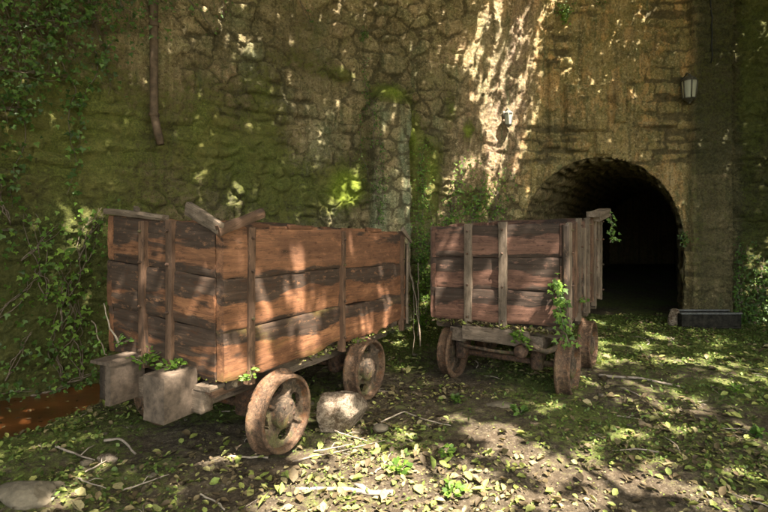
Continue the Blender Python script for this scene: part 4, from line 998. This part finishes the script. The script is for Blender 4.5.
# black trough at the foot of the pier
tr = empty('trough', (4.60, 7.16, 0)); tag(tr, 'low black trough with a worn pale rim at the foot of the pier', 'trough')
mb = MB(); mb.add(*box(-.42, .42, -.14, .14, .0, .03)); mb.add(*box(-.42, .42, -.14, -.11, .0305, .20)); mb.add(*box(-.42, .42, .11, .14, .0305, .20)); mb.add(*box(-.42, -.39, -.107, .107, .0305, .20)); mb.add(*box(.39, .42, -.107, .107, .0305, .20))
mb.build('trough_body', M['black'], tr)
mb = MB(); mb.add(*box(-.43, .43, -.155, -.10, .203, .225)); mb.add(*box(-.43, .43, .10, .155, .203, .225)); mb.build('rim', M['edge'], tr)

# ------------------------------------------------------------------ shade trees (their crowns hang above the picture)
def sun_patches():
    """places the sun reaches: (x, y, z, radius)"""
    S = []
    def g(px, py, r): x, y = ground_at(px, py); S.append((x, y, 0, r))
    def w(px, py, r): x, y, z = wall_at(px, py); S.append((x, y, z, r))
    # pale sunny floor in the middle foreground
    for i in range(100): g(rng.normal(455, 100), rng.uniform(420, 530), rng.uniform(.02, .085))
    for (px, py, r) in ((385, 470, .14), (420, 492, .14), (350, 465, .10), (480, 490, .12), (540, 470, .10), (500, 440, .09), (560, 500, .12), (575, 465, .10), (330, 470, .08), (455, 415, .05), (590, 455, .08),
                        (520, 430, .08), (545, 410, .07), (70, 490, .06), (50, 500, .05), (80, 475, .04), (590, 385, .06), (610, 400, .05), (690, 400, .08), (672, 393, .06), (735, 470, .05), (720, 368, .05), (760, 378, .06),
                        (640, 395, .05), (650, 480, .05), (700, 495, .05), (640, 350, .05), (665, 358, .06), (605, 345, .06), (405, 350, .05), (395, 342, .06), (420, 355, .05), (405, 365, .05), (20, 460, .05)): g(px, py, r)
    for i in range(70): g(rng.uniform(585, 775), rng.uniform(338, 512), rng.uniform(.012, .05))
    for i in range(60): g(rng.uniform(590, 770), rng.uniform(322, 366), rng.uniform(.03, .08))
    for i in range(12): g(rng.uniform(290, 400), rng.uniform(440, 512), rng.uniform(.02, .06))
    for i in range(5): g(rng.uniform(20, 200), rng.uniform(455, 512), rng.uniform(.0, .02))
    # raking streaks on the wall
    def chain(pts, r0, r1, gap=0.):
        for (a, b) in zip(pts[:-1], pts[1:]):
            m = max(2, int(math.hypot(a[0]-b[0], a[1]-b[1])/6))
            for q in range(m):
                if rng.uniform() > gap: w(a[0]+(b[0]-a[0])*q/m+rng.normal()*1.6, a[1]+(b[1]-a[1])*q/m, rng.uniform(r0, r1))
    chain([(552, -10), (532, 50), (512, 110), (497, 160), (490, 185)], .02, .055, .12)
    chain([(530, -10), (515, 40), (500, 90), (492, 150)], .005, .04, .2)
    chain([(502, -10), (492, 50), (484, 95)], .02, .055, .1)
    chain([(462, 55), (474, 95), (486, 140), (493, 205)], .03, .06, .05)
    chain([(482, -10), (476, 40), (470, 75)], .015, .04, .35)
    chain([(538, 100), (522, 150), (508, 190)], .01, .04, .2)
    for i in range(3):
        f = rng.uniform(-.1, 1); cx = 525-32*f
        w(rng.normal(cx, 20), 190*f, rng.uniform(.0, .02))
    for (px, py, r) in (
                        (200, 12, .02), (222, 25, .05), (248, 50, .05), (250, 75, .05), (273, 125, .04), (333, 112, .05), (333, 120, .04), (198, 178, .05), (235, 198, .05), (344, 190, .08), (352, 198, .06), (330, 215, .06),
                        (318, 168, .03), (405, 205, .05), (396, 215, .05), (404, 105, .025), (405, 130, .02), (567, 65, .05), (608, 70, .03), (642, 25, .03), (460, 180, .06), (445, 200, .05), (365, 12, .03), (438, 20, .03),
                        (575, 85, .03), (765, 178, .05), (765, 30, .04), (691, 84, .03)): w(px, py, r*.7)
    for i in range(12): w(rng.uniform(170, 470), rng.uniform(0, 215), rng.uniform(.008, .03))
    for i in range(12): w(rng.uniform(555, 690), rng.uniform(0, 110), rng.uniform(.008, .03))
    x_, y_ = ground_at(340, 430)
    for (a, b, c, r) in ((.06, .05, .22, .05), (-.05, .0, .18, .04), (.13, .03, .12, .04)): S.append((x_+a, y_+b, c, r))
    for (px, py, r) in ((470, 165, .06), (452, 190, .06), (486, 205, .05), (420, 215, .04), (420, 290, .04), (417, 320, .05), (66, 235, .04), (85, 225, .05), (70, 262, .03), (60, 300, .03)): w(px, py, r)
    # on the carts
    for i in range(12): p = cpt(c1, (rng.uniform(.1, 2.4), -.03, rng.uniform(.55, 1.4))); S.append((p.x, p.y, p.z, rng.uniform(.01, .07)))
    for (a, b, r) in ((.02, .66, .10), (.35, .62, .06), (.7, 1.1, .07)): p = cpt(c1, (a, -.03, b)); S.append((p.x, p.y, p.z, r))
    for i in range(9): p = cpt(c1, (-.03, rng.uniform(.0, 1.0), rng.uniform(.6, 1.4))); S.append((p.x, p.y, p.z, rng.uniform(.01, .035)))
    for (a, b, r) in ((.38, .90, .03), (.30, .76, .03), (.9, 1.42, .04), (.5, 1.3, .03)): p = cpt(c2, (-.03, a, b)); S.append((p.x, p.y, p.z, r))
    for i in range(14): p = cpt(c2, (-.03, rng.uniform(.0, 1.2), rng.uniform(.6, 1.4))); S.append((p.x, p.y, p.z, rng.uniform(.01, .045)))
    for (x_, y_, z_, r) in ((-.15, .22, .64, .06), (-.12, .72, .65, .03), (.5, -.09, .4, .10), (.62, -.09, .3, .06), (1.6, -.09, .3, .06), (.2, -.06, .5, .07)): p = cpt(c1, (x_, y_, z_)); S.append((p.x, p.y, p.z, r))
    for (px, py, r) in ((745, 262, .03), (750, 285, .04), (757, 300, .03), (742, 300, .03), (763, 250, .03)): w(px, py, r)
    S = [q for q in S if not (q[2] == 0 and HX+q[0]/q[1]*F < 285 and HY+CAMH*F/q[1] < 462)]
    return np.array(S)
SP = sun_patches()
SPREF = [(4.6, -3.6), (9.5, 3.0), (-6.8, .6)]
def shade_trees():
    tr_ = []
    labs = ['large leafy tree standing behind the viewpoint with its crown over the yard', 'leafy tree beyond the right edge with branches reaching over the pier', 'leafy tree beyond the left edge leaning over the ivy corner']
    n = 230000
    x = rng.uniform(-6, 12.5, n); y = rng.uniform(-4.5, 7.6, n)
    # layered, clumped crown with an uneven underside
    z = 6.9+.45*fbm(x*.5, y*.5, 0, 3, 201)+rng.uniform(-.25, .35, n)
    P = np.stack([x, y, z], 1)
    keep = np.ones(n, bool)
    for (qx, qy, qz, r) in SP:
        d = P-np.array([qx, qy, qz]); t = d@SUN; dd = np.sqrt(np.maximum((d*d).sum(1)-t*t, 0))
        keep &= ~((dd < r+.047) & (t > 0))  # gaps cut through the crowns so sun lands on the chosen patches
    P = P[keep]; n = len(P)
    own = np.argmin(np.stack([np.hypot(P[:, 0]-a, P[:, 1]-b) for a, b in SPREF], 1), 1)
    for i, (a, b) in enumerate(SPREF):
        root = empty('shade_tree', (a, b, 0)); tag(root, labs[i], 'tree', 'trees shading the yard')
        Q = P[own == i]
        t = np.linspace(0, 1, 16); tk = np.stack([.25*fbm(t*2, i, 0, 2, 1), .25*fbm(t*2, i, 5, 2, 2), t*6.6-.2], 1)
        MB().add(*tube(tk, np.linspace(.26, .14, 16)*(1+.1*fbm(t*6, i, 0, 2, 4)), 16)).build('trunk', M['bark'], root)
        mb = MB(); r2 = np.random.default_rng(40+i)
        for k in range(12):
            e = Q[r2.integers(0, len(Q))]-np.array([a, b, 0]); s = tk[r2.integers(8, 15)]
            tt = np.linspace(0, 1, 12)[:, None]; m = (s+e)/2+np.array([0, 0, .7]); c = (1-tt)**2*s+2*tt*(1-tt)*m+tt*tt*e
            c[1:, :] += .12*np.stack([fbm(tt[1:, 0]*4, k, q, 2, 7) for q in range(3)], 1)
            mb.add(*tube(c, np.linspace(.07, .012, 12), 7))
        mb.build('branch', M['bark'], root)
        m = len(Q); an = rng.uniform(0, 2*PI, m)
        leaf_obj('crown', Q, np.stack([np.cos(an), np.sin(an), -.2+0*an], 1), np.tile([.2, -.3, 1.], (m, 1)), rng.uniform(.10, .16, m), 'flat', M['canopy'], root, None, .3)
shade_trees()

def shrub(label, loc, rx, ry, h, n):  # unseen foliage added to keep ambient light off both corners
    root = empty('added_shade_shrub', loc); tag(root, label, 'shrub'); mb = MB(); r2 = np.random.default_rng(int(n))
    for k in range(9):
        a = r2.uniform(0, 6.3); e = np.array([rx*.6*math.cos(a), ry*.6*math.sin(a), h*r2.uniform(.6, .9)]); tt = np.linspace(0, 1, 9)[:, None]
        mb.add(*tube(tt*e*np.array([1, 1, 1.])+.1*np.sin(tt*PI)*r2.normal(size=3), np.linspace(.035, .01, 9), 6))
    mb.build('stem', M['bark'], root)
    d = r2.normal(size=(n, 3)); d /= np.linalg.norm(d, axis=1)[:, None]; rad = r2.uniform(.3, 1, n)**.45*(1+.25*fbm(d[:, 0]*2.5, d[:, 1]*2.5, d[:, 2]*2.5, 3, n))
    P = d*rad[:, None]*np.array([rx, ry, h*.5])+np.array([0, 0, h*.52])
    P = P[P[:, 2] > .05]; m = len(P)
    leaf_obj('foliage', P+np.array(loc), d[:m]+np.array([0, 0, -.3]), np.tile([0, 0, 1.], (m, 1)), r2.uniform(.08, .15, m), 'flat', M['canopy'], root, None, .6)
shrub('unseen tall shrub added beyond the left edge to shade the ivy corner', (-4.1, 1.9, 0), 1.25, 1.25, 5.2, 9000)
shrub('unseen tall shrub added beyond the right edge to shade the pier', (6.7, 4.0, 0), 1.3, 1.5, 5.2, 9001)

# ------------------------------------------------------------------ light, sky, camera
world = bpy.data.worlds.new('World'); bpy.context.scene.world = world; world.use_nodes = True
nt = world.node_tree; bg = nt.nodes['Background']; sky = nt.nodes.new('ShaderNodeTexSky'); sky.sky_type = 'NISHITA'; sky.sun_disc = False
el = math.asin(SUN[2]); az = math.atan2(SUN[0], SUN[1])
sky.sun_elevation = el; sky.sun_rotation = az; sky.air_density = .8; sky.dust_density = 5; sky.ozone_density = .2
mxw = nt.nodes.new('ShaderNodeMix'); mxw.data_type = 'RGBA'; mxw.blend_type = 'MULTIPLY'; mxw.inputs[0].default_value = 1; mxw.inputs[7].default_value = (1.0, .99, .79, 1)   # light filtered by the foliage all round
nt.links.new(sky.outputs[0], mxw.inputs[6]); nt.links.new(mxw.outputs[2], bg.inputs[0]); bg.inputs[1].default_value = .15
sl = bpy.data.lights.new('sun', 'SUN'); sl.energy = 5.0; sl.angle = math.radians(.5); sl.color = (1, .90, .74)
so = bpy.data.objects.new('sun', sl); C.objects.link(so); so.rotation_euler = Vector(SUN).to_track_quat('Z', 'Y').to_euler(); so.location = (4, -5, 12)
cam = bpy.data.cameras.new('camera'); co_ = bpy.data.objects.new('camera', cam); C.objects.link(co_)
cam.sensor_width = 36; cam.lens = 36*F/768; cam.shift_y = -34/768; cam.clip_end = 1000; cam.clip_start = .05
co_.location = (0, 0, CAMH); co_.rotation_euler = (PI/2, 0, 0)
sc = bpy.context.scene; sc.camera = co_
sc.view_settings.view_transform = 'Standard'; sc.view_settings.look = 'None'; sc.view_settings.gamma = 1; sc.view_settings.exposure = 2.75
sc.view_settings.use_curve_mapping = False
